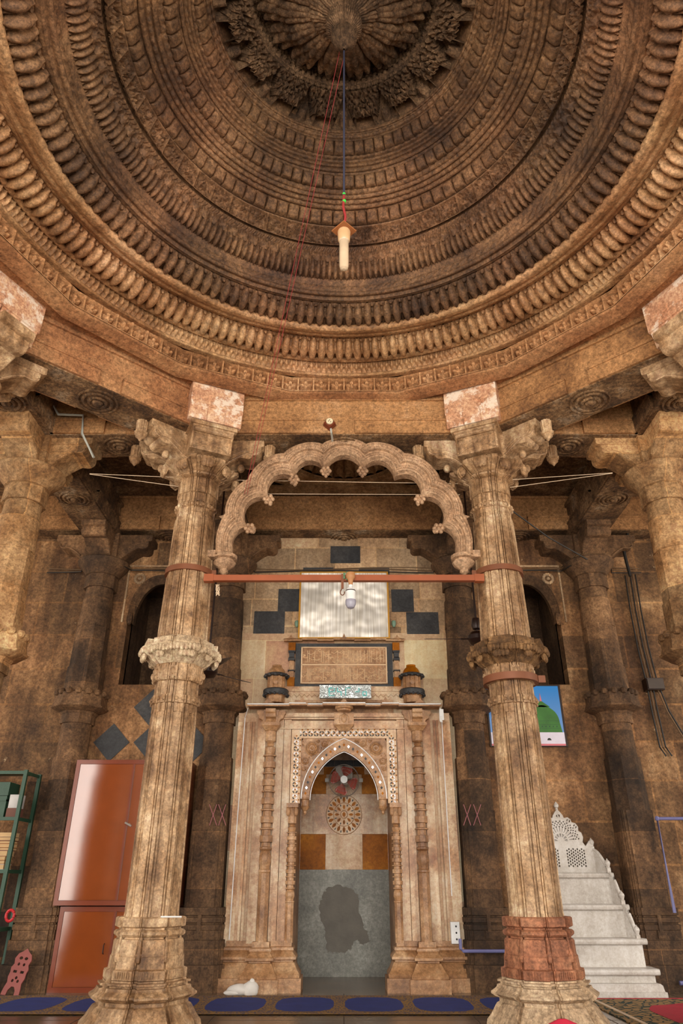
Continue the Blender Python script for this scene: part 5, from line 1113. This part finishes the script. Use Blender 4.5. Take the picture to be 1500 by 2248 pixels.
for k in range(5):
    h = .06; book(-4.72, -4.40, 9.30, 9.52, z, z + h, cols[(k * 2) % 9], 'book in the second stack on the middle rack shelf, partly out of frame', 'books at the left end of the rack', 20 + k); z += h + .002
b = MB(); b.box(-4.50, -4.16, 9.30, 9.6, 1.80, 2.04); b.box(-4.50, -4.16, 9.29, 9.61, 1.98, 2.0); b.box(-4.50, -4.155, 9.30, 9.6, 2.045, 2.20); tag(b.obj('green_box', M['green'], None, 0), 'dark green box file on the upper rack shelf', 'box')
b = MB(); b.box(-4.13, -4.0, 9.29, 9.48, 1.80, 1.90); tag(b.obj('brown_book_bundle', plain('bundle', (110, 70, 56), .7), None, 0), 'brown bundle under the white packet on the upper rack shelf', 'bundle')
b = MB(); b.box(-4.125, -4.0, 9.30, 9.46, 1.902, 2.055); tag(b.obj('paper_packet', plain('printed_packet', (186, 182, 178), .6, 0, .2, 80, .25), None, 20), 'white printed paper packet standing on the brown bundle', 'packet')
zz = ZV(2010, 9.22); xx = XZ(22, 2010, 9.22)[0]
b = MB(); b.tube([(xx + .045 * math.cos(a), 9.22, zz + .055 * math.sin(a)) for a in np.linspace(0, 2 * PI, 24)], .016, 8); tag(b.obj('tape_roll', plain('red_tape', (200, 36, 40), .5)), 'red ring of tape hanging on the rack post', 'tape')
# ================= BOOK STAND leaning on the pilaster =================
x0, w = -3.70, .10; zt = .44
def lean(x, z, d=0): return (x + z * .22 - .05, 9.22 + z * .42 + d, z)
out = [(-w, 0), (-w * .45, 0), (-w * .4, .05), (-w * .15, .085), (w * .15, .085), (w * .4, .05), (w * .45, 0), (w, 0), (w * .95, .06), (w * .8, .12), (w * .95, .17), (w * .9, .22), (w, .26), (w * .8, .30), (w * .95, .35), (w * .75, .40), (w * .3, .43), (0, .46), (-w * .3, .43), (-w * .75, .40), (-w * .95, .35), (-w * .8, .30), (-w, .26), (-w * .9, .22), (-w * .95, .17), (-w * .8, .12), (-w * .95, .06)]
hl = []
for cx, cz in ((-.03, .14), (.03, .14), (0, .17), (-.03, .30), (.03, .30), (-.03, .36), (.03, .36)): hl.append([(cx + .014 * math.cos(a) * (1.5 if cz > .33 else 1), cz + .016 * math.sin(a)) for a in np.linspace(0, 2 * PI, 8, False)])
hl.append([(-.06, .215), (-.02, .215), (-.02, .24), (-.06, .24)]); hl.append([(.02, .215), (.06, .215), (.06, .24), (.02, .24)])
st = plate('book_stand', out, hl, 0, .02, M['pink'], None, 0); st.rotation_euler = (R(-20), R(7), 0); st.location = (-3.66, 9.24, .0)
tag(st, 'folded pink pierced wooden book stand leaning against the left wall pilaster', 'book stand')
# ================= PULPIT =================
XC = 2.75; t = thing('pulpit', (XC, 9.4, 0), 'white marble stepped pulpit with a pierced backrest behind the right pillar', 'pulpit')
tiers = [(.70, 9.05, 0, .125), (.66, 9.17, .125, .255), (.64, 9.34, .255, .53), (.565, 9.52, .53, .865), (.50, 9.69, .865, 1.20)]
b = MB(); b.loft([[(XC - .72 - p, 9.05 - p * .6, z), (XC + .72 + p, 9.05 - p * .6, z), (XC + .72 + p, YW, z), (XC - .72 - p, YW, z)] for z, p in ((0, .0), (.05, .0), (.055, -.02), (.11, -.03), (.125, -.05))]); b.obj('base_course', M['whitemarble'], t, 0)
for i, (hw, y, z0, z1) in enumerate(tiers[1:]):
    b = MB(); b.box(XC - hw, XC + hw, y, YW, z0, z1 - .06); b.obj('riser', M['whitemarble'], t, 0)
    b = MB(); e = .045; P = [(y - .035, z1 - .06), (y - .05, z1 - .05), (y - .055, z1 - .03), (y - .05, z1 - .01), (y - .035, z1), (YW, z1), (YW, z1 - .06)]
    b.extr(P, lambda p: (XC - hw - e, p[0], p[1]), lambda p: (XC + hw + e, p[0], p[1])); b.obj('tread', M['whitemarble'], t, 0)
# backrest
bw = .40; oc = []
lob = [(.40, 1.20), (.40, 1.50), (.385, 1.54), (.35, 1.56), (.325, 1.525), (.30, 1.50), (.27, 1.545), (.285, 1.60), (.27, 1.655), (.235, 1.675), (.24, 1.72), (.21, 1.765), (.165, 1.775), (.155, 1.81), (.12, 1.835), (.075, 1.825), (.06, 1.86), (.03, 1.90), (.01, 1.92)]
oc = [(XC + x, z) for x, z in lob] + [(XC - x, z) for x, z in lob[::-1]]
holes = []; cz = 1.56
def wedge(a0, a1, r0, r1, n=3):
    P = [(XC + r * math.cos(a), cz + r * math.sin(a)) for r, aa in ((r0, (a0, a1)), (r1, (a1, a0))) for a in np.linspace(aa[0], aa[1], n)]
    return P
for k in range(13):
    a = R(7 + k * 13.8); holes.append([(XC + r * math.cos(a + w), cz + r * math.sin(a + w)) for r, w in ((.105, -.02), (.155, -.02), (.17, -.075), (.17, .075), (.155, .02), (.105, .02))])
for ring_, n, rr in ((0, 15, .188), (1, 14, .208), (2, 15, .228)):
    for k in range(n):
        a = R(4 + (k + (.5 if ring_ == 1 else 0)) * 172 / 15 + 2); holes.append([(XC + r * math.cos(a + w), cz + r * math.sin(a + w)) for r, w in ((rr - .011, 0), (rr, .045), (rr + .011, 0), (rr, -.045))])
for k in range(7):
    a = R(6 + k * 28); 
    for dd in (-.14, .14): 
        aa = a + dd * .6
        if 0 < aa < PI: holes.append(wedge(aa - .04, aa + .04, .045, .085))
for a, r in ((R(90), .29), (R(62), .265), (R(118), .265), (R(40), .262), (R(140), .262)):
    for dd in (-.06, .06): holes.append([(XC + q * math.cos(a + w), cz + q * math.sin(a + w)) for q, w in ((r - .02, dd - .02), (r + .01, dd - .03), (r + .022, dd * .3), (r, dd + .03))])
for sx_ in (-1, 1):
    for i in range(9):
        for j in range(12):
            x = XC + sx_ * .165 + (i - 4) * .0265; zz_ = 1.275 + j * .0172 + .0
            if (i + j) % 2 == 0: holes.append([(x - .0115, zz_), (x, zz_ - .0145), (x + .0115, zz_), (x, zz_ + .0145)])
plate('backrest', oc, holes, 9.80, 9.84, M['whitemarble'], t, 0)
b = MB(); b.lathe(XC, 9.82, [(1.91, .012), (1.93, .02), (1.945, .014), (1.955, .028), (1.98, .032), (2.0, .02), (2.02, .004)], 14); b.obj('backrest_finial', M['whitemarble'], t)
for s in (-1, 1):
    posts = [(.385, 9.82, 1.54), (.475, 9.60, 1.30), (.54, 9.47, .955), (.60, 9.33, .61)]
    zf = [1.20, 1.20, .865, .53]
    for i, (dx, y, z) in enumerate(posts):
        x = XC + s * dx; b = MB(); b.box(x - .022, x + .022, y - .022, y + .022, zf[i], z - .05); b.lathe(x, y, [(z - .05, .03), (z - .04, .02), (z - .03, .022), (z, .034), (z + .02, .03), (z + .04, .01), (z + .055, .003)], 12); b.obj('rail_post', M['whitemarble'], t)
        if i < 3:
            x2, y2, z2 = XC + s * posts[i + 1][0], posts[i + 1][1], posts[i + 1][2]
            b = MB(); cur = []
            zt_ = z - .08 if i == 0 else z - .10; ze = z2 - .10
            for k in range(9):
                q = k / 8; cur.append((x + (x2 - x) * q, y + (y2 - y) * q, ze + (zt_ - ze) * math.cos(q * PI / 2) ** .8))
            b.tube(cur, .018, 8); lo = [(p[0], p[1], zf[i + 1] - (.0 if i else 0)) for p in cur]
            b.loft([[(p[0] - .008, p[1], p[2]) for p in cur] + [(p[0] - .008, p[1], p[2]) for p in lo[::-1]], [(p[0] + .008, p[1], p[2]) for p in cur] + [(p[0] + .008, p[1], p[2]) for p in lo[::-1]]]); b.obj('side_rail', M['whitemarble'], t, 30)
# ================= RUGS =================
def rugmat(name, a, bb, sc, thr=.5):
    m, n, bs = new(name); L = n.links; N = n.nodes.new; tcx = N('ShaderNodeTexCoord'); v = N('ShaderNodeTexVoronoi'); v.inputs['Scale'].default_value = sc; v.feature = 'DISTANCE_TO_EDGE'; no = N('ShaderNodeTexNoise'); no.inputs['Scale'].default_value = sc * .4
    L.new(tcx.outputs['Object'], v.inputs[0]); L.new(tcx.outputs['Object'], no.inputs[0]); ad = N('ShaderNodeMath'); ad.operation = 'MULTIPLY'; L.new(v.outputs[0], ad.inputs[0]); L.new(no.outputs[0], ad.inputs[1])
    r = N('ShaderNodeValToRGB'); L.new(ad.outputs[0], r.inputs[0]); r.color_ramp.elements[0].position = thr * .1; r.color_ramp.elements[0].color = lin(a); r.color_ramp.elements[1].position = thr * .1 + .02; r.color_ramp.elements[1].color = lin(bb)
    L.new(r.outputs[0], bs.inputs['Base Color']); bs.inputs['Roughness'].default_value = .9; return m
mg = rugmat('rug_gold_vines', (146, 110, 50), (56, 54, 84), 30, .6); mf = plain('rug_blue_field', (34, 50, 120), .9, 0, .3, 200, .12); ml_ = plain('rug_gold_line', (138, 104, 50), .9)
b = MB(); x0, x1, y0, y1 = -6.6, 2.0, 7.95, 9.18; b.box(x0, x1, y0, y1, .0015, .010, 0); b.box(x0, x1, y0, y0 + .02, .002, .0105, 2)
for k in range(-9, 3):
    xc = .30 + k * .693
    if xc + .26 > x1: continue
    for sc, z, m_ in ((1.06, .0108, 2), (1.03, .0112, 0), (1.0, .0116, 1)):
        P = []
        for a in np.linspace(0, 2 * PI, 72, False):
            c, s_ = math.cos(a), math.sin(a); q = (abs(c) ** 3.2 + abs(s_) ** 3.2) ** (-1 / 3.2); wv = 1 + (.02 * math.cos(a * 18) if m_ else 0) * (abs(c) > .35 and abs(s_) > .35)
            P.append((xc + .29 * sc * q * c * wv, (y0 + y1) / 2 + .46 * (1 + (sc - 1) * .6) * q * s_ * wv))
        b.add([(x, y, z) for x, y in P], [list(range(len(P)))], m_)
tag(b.obj('prayer_rug', [mg, mf, ml_], None, 0), 'long blue prayer rug with gold-edged panels laid along the prayer niche', 'rug')
mr1 = rugmat('rug_green_gold', (34, 50, 38), (160, 124, 74), 12, .35); mr2 = plain('rug_red_field', (176, 34, 52), .9, 0, .3, 200, .12); mr3 = plain('rug_red_edge', (190, 30, 58), .9)
b = MB(); x0, x1, y0, y1 = 2.5, 4.02, 7.46, 8.98; b.box(x0, x1, y0, y1, .0015, .010, 1); b.box(x0, x1, y1 - .05, y1, .002, .0115, 2)
P = []
for q in np.linspace(0, 1, 30):
    a = PI * q; P.append((3.42 + .50 * math.cos(a), 8.0 + .62 * math.sin(a) ** .8 * (1 - .12 * abs(math.sin(a * 4)))))
P += [(2.92, 7.5), (3.92, 7.5)]
b.add([(x, y, .0125) for x, y in P], [list(range(len(P)))], 0)
b.box(x0 + .1, x0 + .14, y0, y1 - .1, .002, .0113, 3)
tag(b.obj('prayer_rug', [mr2, mr1, mr3, M['thread']], None, 0), 'red prayer rug with green and gold border in front of the white pulpit', 'rug')
b = MB(); b.box(4.08, 5.4, 8.3, 9.0, .0015, .012); tag(b.obj('blue_mat', plain('blue_mat', (30, 82, 140), .7), None, 0), 'plain blue mat at the lower right corner beside the pulpit', 'mat')
cable([(3.98, 8.99, .02), (4.02, 8.8, .02), (4.06, 8.5, .02), (4.05, 8.1, .02)], .012, 'floor_cable', M['cable'], 'brown cable lying on the floor between the red rug and the blue mat', 'cable')
# red cloth heaped in front of the right pillar
P = np.zeros((14, 40, 3))
for i in range(14):
    for j in range(40):
        a = 2 * PI * j / 40; r = .02 + .40 * i / 13; q = 1 + .08 * math.sin(3 * a) * i / 13
        P[i, j] = (1.56 + r * q * math.cos(a) * 1.25, 6.12 + r * q * math.sin(a) * .5, max(.003, .235 * (1 - (i / 13) ** 1.1) + .008 * math.sin(a * 7 + i) * (i / 13)))
o = grid('red_cloth', P, mr3); tag(o, 'crimson cloth heaped in front of the right pillar at the bottom edge', 'cloth')
# white cloth bag at the niche pedestal
b = MB(); 
for cx, cy_, cz_, r, sc in ((-1.14, 9.24, .055, .09, (1.5, .8, .62)), (-1.02, 9.22, .06, .085, (1.0, .8, .95)), (-1.22, 9.22, .03, .06, (1.5, .9, .5)), (-1.07, 9.23, .08, .04, (1, 1, 1)), (-1.01, 9.22, .12, .035, (.9, .8, 1.2))):
    n = 20; rings = []
    for i in range(11):
        tt = -1.5 + 3.0 * i / 10; rings.append([(cx + r * sc[0] * math.cos(tt) * math.cos(a) * (1 + .1 * math.sin(a * 5 + i)), cy_ + r * sc[1] * math.cos(tt) * math.sin(a) * (1 + .1 * math.cos(a * 4 + i)), max(.004, cz_ + r * sc[2] * math.sin(tt))) for a in np.linspace(0, 2 * PI, n, False)])
    b.loft(rings)
tag(b.obj('cloth_bag', plain('white_cloth', (222, 216, 208), .85), None, 60), 'crumpled white cloth bag on the floor at the left niche pedestal', 'bag')
b = MB(); b.tube([(XZ(u, v, 6.75)[0], 6.76, .842) for u, v in ((352, 2017), (372, 2016), (398, 2018))], .006, 5); tag(b.obj('bead_string', M['white']), 'string of white beads lying on the left pillar pedestal', 'beads')
